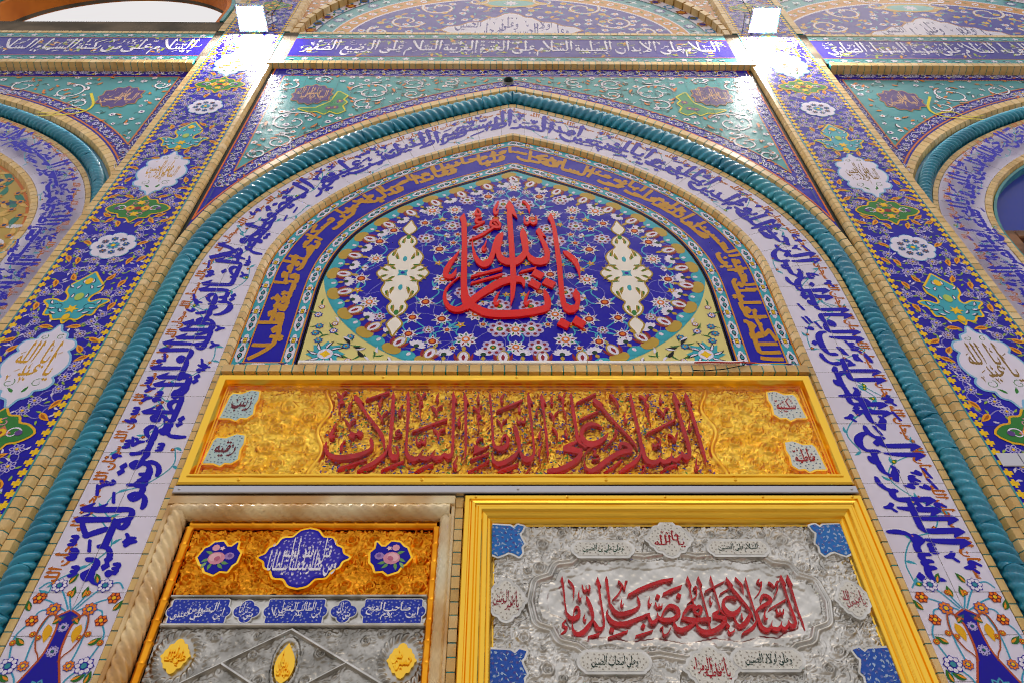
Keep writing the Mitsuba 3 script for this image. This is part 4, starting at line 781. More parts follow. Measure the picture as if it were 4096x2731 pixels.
LETTERS_G = ('-873,5116 -861,5133 -733,5205 -737,5187;-1148,5126 -1137,5148 -970,5217 -976,5202;-854,5335 -850,5339 -847,5335 -874,5811 -865,5845 -853,5811 -839,5656 -832,5517 -830,5394 -825,5304 -809,5256 -784,5256 -781,5294 -798,5319 -790,534'
'4 -772,5294 -768,5245 -778,5206 -811,5205 -836,5245 -844,5311 -849,5269 -863,5238 -896,5190 -914,5169 -935,5153 -975,5131 -1024,5111 -1025,5117 -923,5206 -887,5247 -863,5281 -856,5297;-644,5248 -619,5296 -631,5252 -630,5245 -590,5'
'238 -580,5239 -560,5252 -561,5258 -539,5301 -550,5256 -537,5242 -523,5240 -502,5245 -490,5251 -494,5255 -476,5270 -454,5258 -436,5265 -433,5334 -455,5811 -445,5855 -410,5728 -427,5738 -416,5394 -416,5275 -426,5231 -451,5211 -479,5'
'237 -490,5219 -498,5213 -521,5206 -541,5211 -555,5230 -563,5218 -577,5205 -595,5201 -615,5205 -635,5219 -641,5210 -655,5200 -674,5198 -694,5204 -713,5221 -735,5274 -750,5549 -763,5733 -773,5817 -762,5859 -749,5811 -735,5656 -723,5'
'334 -712,5275 -692,5246 -662,5234 -644,5242;-1263,5368 -1257,5370 -1252,5363 -1245,5308 -1221,5272 -1195,5255 -1163,5248 -1116,5251 -1060,5263 -1019,5277 -979,5298 -968,5310 -963,5325 -963,5335 -976,5373 -976,5391 -970,5407 -959,5'
'395 -951,5379 -943,5347 -942,5325 -946,5307 -959,5284 -982,5260 -1006,5243 -1045,5224 -1074,5215 -1126,5205 -1156,5204 -1174,5208 -1199,5218 -1223,5236 -1235,5249 -1252,5276 -1262,5304 -1265,5330;-1137,5391 -1134,5388 -1145,5341 -'
'1147,5319 -1143,5326 -1140,5323 -1144,5291 -1151,5285 -1157,5288 -1162,5304 -1161,5339;-672,5417 -669,5420 -665,5416 -659,5368 -648,5361 -643,5364 -636,5408 -633,5405 -632,5378 -615,5367 -610,5426 -605,5425 -601,5364 -605,5351 -61'
'3,5347 -631,5359 -633,5348 -640,5342 -656,5345 -670,5361 -673,5381;-812,5401 -816,5402 -815,5407 -779,5431 -793,5430 -809,5433 -814,5441 -815,5452 -806,5474 -789,5482 -785,5481 -783,5472 -798,5462 -803,5446 -766,5438 -765,5432;-11'
'09,5463 -1073,5440 -1074,5437 -1059,5471 -1025,5448 -1038,5408 -1075,5434 -1086,5395 -1122,5422;-1223,5550 -1220,5552 -1218,5547 -1229,5421 -1220,5423 -1212,5437 -1210,5419 -1216,5403 -1231,5395 -1242,5397 -1252,5414 -1252,5427;-1'
'169,5567 -1166,5572 -1162,5572 -1143,5554 -1128,5528 -1127,5545 -1123,5557 -1100,5583 -1092,5580 -1091,5568 -1109,5552 -1117,5539 -1122,5480 -1128,5485 -1141,5528 -1167,5559;-1136,5820 -1102,5788 -1056,5730 -1079,5737 -1015,5623 -'
'941,5517 -895,5445 -874,5384 -867,5334 -870,5284 -892,5373 -936,5465 -1010,5580 -1089,5710 -1137,5782;-959,5642 -956,5648 -949,5647 -929,5620 -920,5598 -917,5577 -918,5607 -912,5630 -889,5657 -886,5658 -881,5655 -881,5644 -899,562'
'8 -908,5615 -913,5550 -919,5556 -935,5603 -957,5634;-684,5748 -678,5757 -672,5757 -651,5739 -647,5727 -651,5717 -663,5712 -668,5703 -657,5623 -652,5541 -676,5692 -674,5717 -666,5726 -679,5733;-792,5719 -789,5715 -802,5648 -799,562'
'7 -793,5636 -789,5633 -794,5610 -800,5606 -808,5612 -814,5631 -815,5653;-1234,5733 -1220,5741 -1230,5750 -1231,5762 -1224,5766 -1234,5794 -1262,5827 -1265,5836 -1261,5842 -1255,5841 -1226,5807 -1226,5824 -1222,5835 -1200,5858 -119'
'3,5855 -1193,5844 -1209,5829 -1216,5818 -1210,5765 -1212,5760 -1194,5744 -1193,5734 -1197,5728 -1219,5724 -1227,5718 -1206,5644 -1202,5572 -1215,5644 -1236,5709 -1238,5723;-1144,5752 -1141,5748 -1151,5686 -1148,5667 -1143,5679 -11'
'39,5677 -1140,5648 -1145,5640 -1152,5642 -1160,5656 -1165,5678 -1163,5703;-936,5797 -933,5793 -946,5728 -944,5712 -937,5718 -934,5715 -940,5694 -947,5689 -953,5693 -959,5710 -959,5743;-706,5831 -703,5836 -697,5835 -674,5805 -667,5'
'786 -661,5821 -644,5840 -637,5837 -638,5825 -656,5808 -658,5768 -662,5759 -670,5764 -683,5795 -705,5823;-1052,5760 -1043,5779 -895,5854 -895,5835;-658,5104 -599,5160 -539,5179 -541,5161 -611,5135;-129,5105 -112,5127 7,5186 3,5169;'
'-318,5112 -213,5184 -184,5217 -184,5197 -307,5107;-391,5239 -390,5236 -387,5243 -401,5178 -397,5157 -393,5166 -386,5164 -391,5138 -401,5133 -408,5139 -414,5156 -415,5178 -412,5192;-307,5202 -299,5215 -185,5275 -188,5255;-290,5349 '
'-230,5310 -187,5334 -215,5299 -290,5255 -281,5290;-158,5307 -159,5255 -151,5213 -143,5202 -127,5195 -105,5199 -68,5221 -33,5251 -7,5282 2,5307 4,5334 -27,5480 -26,5509 -19,5527 -3,5507 6,5481 23,5348 23,5322 15,5289 30,5275 48,524'
'1 76,5235 98,5256 103,5295 96,5456 70,5795 82,5845 113,5723 95,5733 117,5295 109,5236 87,5192 53,5186 28,5207 10,5279 -8,5235 -33,5204 -74,5171 -105,5155 -119,5153 -132,5156 -154,5173 -164,5189 -168,5203 -167,5255;-89,5436 -82,544'
'0 -71,5437 -56,5408 -51,5360 -57,5328 -72,5306 -93,5290 -116,5287 -120,5284 -149,5305 -157,5314 -169,5374 -184,5667 -196,5812 -186,5844 -177,5789 -158,5497 -153,5374 -140,5334 -108,5326 -90,5338 -80,5350 -74,5365 -72,5394 -80,5418'
' -97,5391 -106,5338 -109,5336 -112,5338 -109,5387 -99,5419;-227,5406 -224,5395 -254,5387 -262,5359 -270,5356 -274,5367 -266,5395 -260,5402 -247,5406;-565,5478 -562,5484 -558,5484 -534,5467 -526,5447 -524,5428 -524,5455 -516,5476 -'
'508,5483 -487,5492 -480,5489 -481,5478 -504,5470 -513,5462 -522,5396 -528,5402 -541,5451 -562,5469;-365,5844 -330,5722 -345,5732 -332,5394 -333,5255 -344,5192 -347,5334 -366,5733 -374,5795;-704,5449 -694,5471 -473,5590 -474,5568;-'
'277,5616 -271,5622 -252,5616 -245,5613 -241,5602 -246,5593 -259,5586 -265,5579 -253,5518 -253,5428 -260,5517 -274,5581 -271,5592 -262,5601 -274,5606;-142,5573 -139,5578 -133,5577 -113,5551 -105,5521 -103,5546 -98,5556 -76,5582 -72'
',5584 -67,5580 -67,5571 -87,5553 -95,5541 -103,5483 -108,5489 -119,5535 -141,5566;-382,5621 -392,5554 -390,5535 -384,5551 -380,5548 -385,5518 -392,5510 -400,5518 -404,5544 -401,5574;-592,5697 -588,5703 -584,5703 -566,5687 -555,567'
'2 -551,5656 -550,5680 -545,5691 -519,5713 -512,5710 -513,5699 -533,5686 -542,5675 -547,5609 -552,5615 -566,5662 -590,5689;-305,5697 -302,5702 -297,5701 -273,5675 -263,5656 -264,5684 -260,5704 -254,5709 -244,5712 -238,5710 -239,570'
'0 -250,5696 -253,5692 -255,5642 -258,5629 -265,5631 -277,5657 -304,5690;-88,5838 -85,5834 -105,5777 -101,5754 -94,5763 -91,5761 -97,5740 -103,5736 -110,5743 -116,5758 -117,5778 -113,5792;-265,5832 -269,5773 -264,5760 -258,5779 -25'
'7,5750 -262,5743 -271,5747 -280,5762 -280,5784;-544,5848 -553,5780 -551,5767 -545,5774 -542,5771 -547,5750 -554,5746 -561,5753 -566,5782 -562,5803;81,5144 48,5097 87,5167 88,5163;300,5285 303,5307 298,5320 303,5332 392,5383 387,53'
'95 386,5497 376,5646 371,5807 384,5845 391,5807 409,5425 426,5350 460,5319 445,5316 403,5354 396,5372 373,5342 348,5324 358,5325 401,5310 402,5307 412,5313 420,5310 424,5301 425,5265 421,5240 401,5205 369,5170 315,5130 267,5107 24'
'0,5101 198,5099 187,5107 185,5123 195,5135 248,5140 283,5156 315,5176 352,5205 384,5239 396,5260 396,5263;459,5299 482,5320 460,5325 439,5343 425,5367 416,5396 415,5441 424,5482 440,5512 469,5539 488,5548 501,5550 523,5546 540,553'
'8 555,5526 573,5504 569,5499 534,5515 500,5516 477,5506 457,5487 448,5470 442,5451 443,5421 452,5394 463,5382 475,5375 499,5373 536,5387 572,5413 605,5451 609,5450 594,5405 579,5380 548,5348 512,5326 487,5320 462,5294 448,5273 438'
',5248 433,5221 432,5194 438,5155 450,5137 466,5134 478,5139 503,5158 550,5206 594,5244 647,5281 686,5299 727,5307 717,5325 696,5339 684,5337 683,5312 678,5305 671,5306 665,5340 668,5353 681,5365 706,5370 722,5365 736,5355 747,5337'
' 756,5310 753,5284 742,5271 691,5261 666,5250 645,5237 598,5201 519,5124 495,5109 473,5101 454,5104 445,5110 433,5127 426,5149 424,5178 427,5221 433,5251 443,5277;539,5243 524,5218 511,5205 498,5204 478,5210 480,5215 508,5219;172,'
'5387 144,5268 150,5153 134,5255 134,5278;492,5297 496,5299 509,5293 517,5282 514,5271 503,5258 528,5249 528,5244 504,5245 491,5250 491,5264 505,5280 492,5291;231,5501 237,5502 255,5481 266,5461 271,5433 271,5388 255,5451 231,5494;'
'159,5498 162,5500 150,5412 157,5431 160,5430 154,5400 148,5393 143,5395 138,5407 141,5438;340,5526 327,5446 329,5430 335,5442 338,5440 333,5419 327,5413 319,5420 315,5434 323,5475;174,5833 206,5723 189,5733 194,5571 202,5446 205,5'
'265 193,5207 179,5603 162,5790;-3,5595 0,5598 4,5595 6,5563 13,5553 23,5590 26,5588 25,5567 44,5559 49,5567 52,5582 45,5615 48,5615 58,5593 62,5569 54,5547 47,5541 41,5540 24,5551 22,5539 16,5534 3,5538 -5,5552;217,5638 221,5644 2'
'27,5643 246,5623 251,5609 253,5621 262,5639 279,5655 287,5651 285,5639 268,5627 261,5617 252,5546 247,5552 239,5604 217,5630;417,5560 430,5582 559,5663 560,5648;315,5740 321,5743 327,5737 323,5702 334,5637 337,5542 327,5634 314,56'
'99;145,5698 137,5641 138,5627 145,5647 148,5646 142,5614 136,5607 128,5614 125,5630 130,5662;29,5742 19,5678 21,5662 29,5675 32,5673 26,5648 20,5643 10,5652 6,5670 9,5691;-145,5643 -134,5668 45,5776 41,5753;255,5832 245,5756 248,5'
'734 253,5746 256,5745 252,5722 246,5716 237,5726 233,5744 239,5785;409,5728 418,5746 559,5842 560,5824;287,5815 291,5821 297,5819 315,5797 322,5785 324,5809 329,5824 338,5841 346,5840 346,5833 332,5806 332,5757 326,5743 318,5747 3'
'10,5779 288,5808;798,5163 818,5164 823,5157 821,5148 805,5120 781,5097 800,5125 811,5151 797,5156;1021,5171 1025,5166 1021,5159 965,5144 902,5102 950,5148 963,5157 987,5166;667,5215 674,5212 673,5203 626,5156 602,5136 545,5101 546'
',5105 610,5155;1165,5248 1169,5249 1152,5179 1153,5148 1166,5166 1170,5165 1156,5133 1148,5128 1141,5137 1140,5168;806,5299 802,5477 788,5802 805,5842 826,5426 825,5345 828,5343 837,5248 845,5225 853,5215 867,5207 878,5207 902,521'
'4 916,5223 916,5231 933,5272 936,5271 927,5239 926,5225 930,5223 931,5217 941,5212 956,5212 978,5221 991,5239 1007,5282 1011,5280 1002,5245 1006,5242 1004,5230 1012,5223 1034,5231 1065,5264 1073,5301 1084,5266 1100,5257 1112,5276 '
'1116,5335 1107,5457 1098,5735 1091,5808 1108,5846 1138,5724 1116,5729 1139,5355 1138,5285 1127,5241 1106,5207 1081,5212 1066,5238 1048,5207 1034,5197 1017,5191 1000,5196 995,5206 985,5188 966,5178 945,5174 935,5176 926,5183 920,51'
'96 904,5177 893,5171 873,5165 853,5167 831,5182 818,5201 811,5225 808,5261 800,5237 779,5199 763,5178 738,5156 704,5132 641,5103 642,5108 681,5149 756,5212 778,5238 790,5257;892,5358 895,5360 899,5358 900,5338 911,5342 923,5363 92'
'8,5362 926,5352 937,5351 943,5376 941,5389 924,5417 947,5396 953,5379 950,5348 946,5339 937,5333 922,5337 917,5328 907,5321 896,5319 888,5325 887,5338;652,5475 658,5478 663,5476 673,5464 672,5447 664,5426 636,5384 569,5312 568,531'
'6 641,5409 656,5434 660,5445 654,5441 650,5463|659,5464 661,5447 663,5459;1005,5439 1014,5444 1034,5428 1043,5412 1048,5390 1053,5430 1068,5457 1074,5460 1078,5458 1078,5449 1060,5419 1055,5379 1051,5371 1044,5374 1028,5409 1005,5'
'429;853,5430 866,5452 1079,5583 1078,5563;1192,5846 1219,5719 1200,5723 1208,5647 1215,5530 1223,5286 1223,5208 1211,5178 1207,5208 1190,5636 1174,5808;1170,5564 1173,5565 1174,5561 1163,5505 1166,5487 1178,5505 1181,5503 1170,547'
'5 1162,5470 1153,5477 1150,5503;529,5751 536,5787 564,5763 603,5718 588,5715 636,5614 700,5498 757,5405 786,5335 787,5285 770,5335 721,5425 592,5652;749,5671 739,5593 740,5565 751,5584 755,5582 745,5549 736,5541 729,5548 725,5581 '
'737,5638;887,5727 893,5735 899,5735 913,5720 919,5705 913,5691 900,5682 894,5673 906,5522 882,5659 886,5686 901,5702 888,5714;963,5677 968,5683 972,5683 994,5661 1001,5643 1005,5619 1009,5647 1024,5691 1035,5695 1047,5682 1047,567'
'5 1042,5670 1030,5675 1018,5645 1010,5605 1006,5599 999,5604 986,5641 963,5669;651,5828 657,5829 677,5806 689,5785 698,5764 707,5714 702,5666 696,5710 688,5741 671,5783 650,5821;856,5811 861,5817 865,5817 888,5799 894,5791 898,577'
'4 903,5805 907,5813 926,5827 931,5826 931,5814 914,5799 904,5749 898,5739 890,5743 880,5778 857,5800;1020,5839 1006,5780 1008,5759 1018,5781 1021,5780 1014,5746 1005,5738 1000,5741 996,5748 993,5768 997,5792')
LETTERS_S = ('360,3970 363,3981 428,4000 424,3988;465,3964 469,3975 581,4016 576,4002;614,3974 617,3985 716,4017 710,4005;486,4033 507,4024 501,4001 478,4010;250,4080 253,4080 253,4076 236,4051 246,4040 257,4038 258,4028 254,4017 245,4003 234,3'
'997 216,3991 216,3994 237,4013 245,4025 236,4029 226,4044 226,4052 234,4064;665,4055 679,4044 669,4024 650,4035;688,4114 710,4119 712,4114 709,4109 711,4095 719,4071 731,4077 749,4092 748,4103 751,4121 754,4120 757,4102 767,4093 7'
'84,4128 803,4155 818,4169 827,4174 838,4175 856,4169 871,4158 876,4149 881,4130 878,4107 872,4096 859,4082 836,4066 839,4065 848,4036 866,4030 876,4030 902,4040 932,4057 916,4061 886,4076 874,4080 884,4097 891,4118 907,4143 922,41'
'58 936,4168 956,4172 955,4192 923,4171 955,4200 951,4301 944,4330 958,4355 970,4291 961,4293 960,4229 961,4206 977,4219 983,4233 989,4258 994,4259 996,4255 991,4231 982,4214 962,4197 964,4173 972,4168 972,4161 987,4170 996,4168 10'
'03,4159 1006,4144 1002,4127 993,4112 983,4103 974,4101 961,4106 953,4115 948,4147 939,4145 931,4140 908,4118 891,4097 954,4088 1021,4092 1013,4249 1012,4307 1005,4330 1018,4354 1031,4293 1019,4295 1030,4093 1042,4093 1037,4066 102'
'9,4066 1027,4022 1018,4019 1021,4066 972,4064 958,4055 968,4032 979,4023 995,4017 1019,4018 1050,4029 1081,4049 1100,4068 1102,4077 1052,4085 1053,4117 1093,4138 1093,4125 1079,4107 1115,4097 1120,4098 1098,4126 1087,4273 1033,424'
'5 1040,4259 1086,4283 1080,4337 1090,4359 1095,4288 1161,4321 1155,4310 1096,4278 1105,4141 1122,4104 1139,4098 1125,4110 1115,4134 1113,4161 1118,4185 1127,4202 1146,4219 1154,4223 1168,4226 1182,4224 1191,4220 1206,4202 1203,420'
'0 1182,4208 1166,4207 1153,4202 1139,4191 1133,4177 1132,4164 1135,4153 1145,4137 1156,4128 1172,4127 1195,4141 1222,4168 1225,4166 1212,4134 1201,4118 1179,4099 1169,4095 1171,4094 1178,4060 1184,4052 1190,4048 1218,4071 1258,412'
'0 1243,4159 1203,4229 1180,4281 1168,4320 1176,4348 1205,4291 1194,4288 1226,4229 1257,4166 1273,4116 1272,4070 1264,4101 1263,4094 1243,4060 1220,4037 1195,4022 1182,4021 1175,4025 1170,4032 1164,4060 1165,4093 1167,4094 1157,409'
'3 1148,4095 1152,4092 1121,4097 1127,4090 1124,4062 1115,4047 1103,4035 1085,4019 1060,4003 1039,3993 1020,3988 998,3986 986,3987 964,3999 954,4013 951,4023 952,4052 924,4027 909,4017 880,4003 861,4000 844,4005 836,4011 830,4019 8'
'27,4038 831,4063 834,4066 809,4060 778,4062 760,4071 754,4079 737,4056 718,4049 706,4054 699,4069 695,4100 683,4091 600,4050 558,4038 527,4037 508,4042 487,4057 481,4066 472,4090 470,4105 472,4125 480,4138 488,4145 481,4127 481,41'
'20 486,4104 497,4087 508,4074 531,4065 557,4066 585,4072 670,4104|974,4118 979,4119 987,4132 987,4137 984,4146 965,4132 966,4124|857,4129 852,4139 844,4147 832,4152 823,4151 811,4144 798,4132 774,4090 819,4090 832,4093 855,4111 85'
'8,4118;359,4122 352,4087 353,4078 361,4085 363,4084 357,4067 351,4064 345,4067 342,4076 342,4087;320,4008 338,4021 388,4078 391,4092 380,4151 368,4195 368,4210 371,4225 374,4227 386,4205 401,4158 405,4126 406,4094 400,4078 411,406'
'3 427,4033 443,4036 450,4062 440,4288 433,4321 446,4351 461,4285 453,4289 454,4211 462,4075 458,4038 442,4014 419,4008 404,4026 397,4067 382,4038 355,4001 338,3986 327,3981 310,3977 298,3981 287,3991 281,4006 278,4021 279,4051 282'
',4073 262,4084 250,4111 242,4275 234,4331 244,4355 249,4331 253,4256 254,4180 259,4124 278,4101 290,4097 294,4137 304,4157 315,4165 322,4162 326,4157 333,4132 332,4105 325,4090 312,4078 298,4071 286,4071 285,4051 290,4024 298,4010'
' 307,4004|300,4128 296,4098 313,4109 317,4118 319,4135 314,4149 305,4139;491,4167 493,4172 490,4186 485,4331 495,4354 502,4331 503,4175 506,4175 524,4141 540,4128 550,4125 573,4128 618,4142 649,4159 655,4170 651,4198 655,4229 665,'
'4206 668,4170 663,4155 653,4142 633,4125 613,4115 569,4099 548,4097 536,4099 514,4110 503,4125;570,4213 564,4173 565,4167 573,4177 576,4176 569,4159 562,4156 557,4159 554,4168 562,4196;727,4228 718,4185 719,4172 729,4180 731,4179 '
'721,4160 714,4157 708,4161 706,4172 708,4185;333,4261 336,4259 333,4225 336,4211 343,4219 345,4217 341,4200 334,4195 327,4199 323,4218 324,4232;561,4258 574,4295 557,4313 557,4320 561,4324 567,4323 581,4300 589,4279 595,4316 603,4'
'324 613,4322 613,4318 605,4316 603,4313 597,4273 593,4264 589,4264 585,4267 577,4287 571,4261 558,4238 535,4212 513,4200 546,4236;275,4330 280,4331 297,4311 306,4290 310,4274 309,4251 295,4194 300,4251 299,4270 287,4303 275,4325;3'
'51,4297 356,4297 361,4269 368,4260 373,4292 377,4293 378,4269 388,4266 394,4285 390,4301 399,4289 400,4274 395,4255 387,4252 378,4258 376,4251 371,4247 360,4250 354,4259 351,4272;753,4026 770,4039 774,4036 768,4003 770,3995 773,39'
'90 784,3994 793,4001 813,4033 816,4032 798,3997 788,3987 771,3979 766,3982 761,3991 761,4009 767,4030 757,4022 754,4023;1117,4015 1122,4015 1126,4002 1130,4003 1142,4008 1162,4029 1147,4002 1132,3991 1121,3990 1116,3994;1120,4056 '
'1125,4056 1133,4042 1134,4037 1129,4031 1116,4027 1112,4028 1111,4034|1119,4036 1125,4038 1122,4043;785,4177 788,4176 788,4161 785,4151 778,4147 770,4151 765,4144 756,4144 748,4151 747,4163 749,4184 754,4184 756,4160 760,4155 764,'
'4156 768,4177 772,4177 771,4160 779,4159;1060,4224 1064,4223 1059,4197 1059,4180 1067,4189 1069,4188 1062,4170 1055,4166 1050,4169 1048,4186;766,4238 784,4225 772,4202 754,4214;884,4244 903,4231 893,4209 872,4220;795,4226 801,4243'
' 847,4269 917,4296 910,4277;988,4288 993,4289 997,4285 998,4268 992,4260 979,4254 978,4260 989,4269 990,4274 989,4277 980,4269 976,4275;599,4220 606,4237 668,4275 740,4308 806,4331 876,4342 867,4325 797,4307 731,4281;1284,4075 128'
'7,4076 1278,4242 1278,4330 1287,4348 1288,4229 1292,4127 1298,4130 1297,4133 1299,4139 1327,4164 1341,4173 1385,4195 1379,4209 1370,4218 1361,4221 1351,4212 1339,4183 1333,4181 1337,4211 1340,4219 1350,4231 1361,4238 1376,4237 138'
'9,4230 1397,4221 1403,4210 1403,4198 1401,4188 1393,4179 1379,4169 1302,4128 1303,4127 1308,4064 1310,4050 1315,4038 1322,4032 1331,4028 1340,4029 1353,4036 1369,4071 1372,4070 1362,4043 1364,4035 1389,4030 1408,4045 1410,4051 142'
'1,4068 1424,4067 1416,4047 1420,4037 1425,4033 1432,4035 1452,4055 1459,4077 1466,4055 1480,4049 1489,4061 1483,4293 1477,4336 1491,4363 1506,4295 1496,4299 1495,4229 1499,4147 1504,4085 1502,4055 1490,4031 1470,4021 1456,4031 145'
'4,4041 1443,4022 1437,4016 1424,4012 1417,4012 1410,4017 1408,4025 1401,4015 1392,4008 1384,4006 1370,4008 1360,4013 1355,4020 1337,4004 1324,4002 1313,4005 1299,4014 1292,4024 1288,4049 1287,4073 1280,4046 1270,4032 1255,4018 122'
'8,4002 1188,3994 1205,4008 1225,4018 1258,4043;1213,4118 1217,4117 1214,4093 1216,4082 1212,4077 1206,4083 1204,4090;1359,4155 1340,4103 1341,4085 1349,4087 1351,4085 1343,4076 1335,4072 1329,4076 1329,4095 1333,4110 1341,4128;144'
'8,4142 1452,4141 1446,4113 1441,4105 1433,4103 1427,4109 1420,4103 1411,4104 1405,4113 1405,4124 1408,4146 1414,4146 1415,4122 1420,4115 1429,4142 1432,4142 1430,4122 1437,4116;1364,4133 1373,4146 1481,4207 1476,4193;1514,4336 152'
'9,4363 1542,4293 1533,4296 1531,4134 1536,4061 1534,4012 1528,4025 1519,4280;1113,4229 1121,4242 1176,4273 1172,4262;1453,4296 1457,4298 1459,4293 1454,4270 1446,4253 1433,4235 1408,4208 1439,4256;1358,4335 1364,4333 1362,4327 135'
'1,4317 1358,4310 1368,4319 1373,4316 1364,4281 1354,4259 1340,4240 1305,4210 1336,4244 1353,4275 1362,4300 1357,4298 1352,4301 1346,4308 1343,4315 1344,4321;1226,4345 1230,4346 1258,4301 1260,4281 1252,4235 1250,4288 1234,4319 122'
'5,4341;1406,4312 1411,4317 1416,4316 1429,4300 1434,4285 1453,4317 1464,4323 1471,4318 1468,4312 1461,4309 1441,4282 1434,4277 1429,4278 1421,4293 1406,4304')

# ---- the raised red lettering on the tympanum ------------------------------------------------
def letters(code):
    out = []
    for g in code.split(';'):
        r = [np.array([[int(v) for v in p.split(',')] for p in ring.split()])/1000 for ring in g.split('|')]
        out.append(Polygon(r[0], r[1:]).buffer(0))
    return out
k = thing('raised_lettering', 'large raised red calligraphy mounted on the cobalt mosaic', 'lettering')
for g in letters(LETTERS_T):
    put(k, 'letter_stroke', solid(g, .085, YK-.008), 'red_enamel')

# ---- spandrels -------------------------------------------------------------------------------
class Along:
    """Bends (s, offset) along an open line; offsets point to its left."""
    def __init__(self, pts):
        self.l = LineString(pts); self.len = self.l.length; n = max(60, int(self.len/.05)); q = np.linspace(0, self.len, n)
        self.q, self.p = q, np.array([self.l.interpolate(a).coords[0] for a in q]); t = np.gradient(self.p, axis=0); t /= np.linalg.norm(t, axis=1, keepdims=True); self.n = np.stack([-t[:, 1], t[:, 0]], 1)
    def __call__(self, a):
        a = np.asarray(a, float); f = lambda v: np.stack([np.interp(a[:, 0], self.q, v[:, 0]), np.interp(a[:, 0], self.q, v[:, 1])], 1)
        return f(self.p)+a[:, 1:]*f(self.n)
def running_border(key, fm, w, unit, y, ly, name='border_flower'):
    """White rosettes and S-scrolls with orange and yellow buds, along fm (half width w)."""
    n = max(1, round(fm.len/unit)); e = fm.len/n
    for i in range(n):
        s = (i+.5)*e; h = 1 if i % 2 else -1
        it = line_flower(s, 0, w*.62, 0, .2, COB, C('dcd8ee'), C('2a4a3a'))
        for q in (1, -1):
            it += [(ribbon([(s+q*w*.5, -h*w*.6), (s+q*w*1.0, -h*w*.62), (s+q*e*.5, 0), (s+q*e*.36, h*w*.5), (s+q*e*.25, h*w*.2)], w*.13, w*.07, 4), C('dcd8ee'), 2), (leaf(s+q*e*.38, h*w*.1, 1.2*q, w*.7, w*.24, .4), C('dcd8ee'), 2)]
            it.append((leaf(s+q*e*.3, -h*w*.2, .5, w*.5, w*.18, .5), C('7a9a4a'), 2))
        it += [(starpoly(s+e*.5, w*.62*h, w*.26, 4, .6), YEL, 3), (leaf(s+e*.42, -w*.7*h, .3, w*.6, w*.3, .2), C('d8701c'), 3), (leaf(s-e*.2, w*.78*h, .1, w*.5, w*.24, .2), C('d8701c'), 3)]
        paint(key, name, [(a, c, l+ly) for a, c, l in it], y, fm, .03)
def outline(key, shape, w, y, col, layer, name='orange_line'): paint(key, name, [(shape.exterior.buffer(w/2).intersection(shape.buffer(w)), col, layer)], y)
TQF = C('3c979c')
def tendril_field(key, region, spirals, y, ly, seed, flip_axis=None, dist=.105):
    rr = random.Random(seed); it = []
    for (x, z, r, d, st) in spirals:
        it += [(scroll(x, z, r, 1.15, d, st, .035), C('14323a'), 1), (scroll(x, z+.006, r, 1.15, d, st, .022), C('e6e4ee'), 2)]
        for q in range(5):
            a = st+d*q*1.3; it += [(leaf(x+r*math.cos(a), z+r*math.sin(a), a+d*1.2, r*.5, r*.2, .5*d), C('14323a'), 2), (leaf(x+r*math.cos(a)+.004, z+r*math.sin(a)+.006, a+d*1.2, r*.42, r*.12, .5*d), C('e6e4ee') if q % 2 else C('cf7a2a'), 3)]
    it = [(s_, c, l) for s_, c, l in it if region.contains(Polygon(s_).buffer(0).centroid)]
    ok = region.buffer(-.045); m = [(a, c, l+ly) for a, c, l in it]
    paint(key, 'tendril', m if flip_axis is None else mirror(m, flip_axis), y)
    for x, z in scatter(ok, dist, rr, 6000):
        t = rr.random(); b = rr.uniform(0, 6.3); m = []
        if t < .5:
            r = rr.uniform(.022, .042)
            for q in range(5): m.append((ell(x+.6*r*math.cos(b+q*1.2566), z+.6*r*math.sin(b+q*1.2566), r*.42, n=8), C('e8e6f0'), 3))
            m.append((ell(x, z, r*.4, n=8), C('c8701c') if t < .25 else C('4a2a7a'), 4))
        elif t < .78: m += [(leaf(x-.03, z, b, rr.uniform(.06, .1), .035, .3), C('d8781f'), 3)]
        else: m += [(leaf(x, z, b, .07, .02, .6), C('1f4a3a'), 3), (leaf(x, z, b+2, .06, .018, .6), C('e8e6f0'), 3)]
        if rr.random() < .8: m.append((ribbon([(x, z), (x+.05*math.cos(b+1), z+.05*math.sin(b+1)), (x+.09*math.cos(b+1.6), z+.09*math.sin(b+1.6))], .007, n=3), C('1c4a50'), 2))
        m = [(a, c, l+ly) for a, c, l in m]
        paint(key, 'blossom' if t < .5 else 'leaf', m if flip_axis is None else mirror(m, flip_axis), y)
def purple_cartouche(key, x, z, w, h, y, ly, text, sx=1):
    P = Polygon(half_profile([(0, -1), (.2, -.8), (.45, -.85), (.6, -.6), (.9, -.55), (.86, -.2), (1, 0), (.86, .2), (.9, .55), (.6, .6), (.45, .85), (.2, .8), (0, 1)], 3)*[w/2, h/2]+[x, z])
    it = [(P.buffer(.014), C('b0783a'), ly), (P, C('4a3474'), ly+1), (fit(compose(text, 4, .5, marks=8, seed=4), x-w*.4, x+w*.4, z-h*.34, z+h*.38), C('c9a070'), ly+2)]
    paint(key, 'purple_cartouche', it, y)
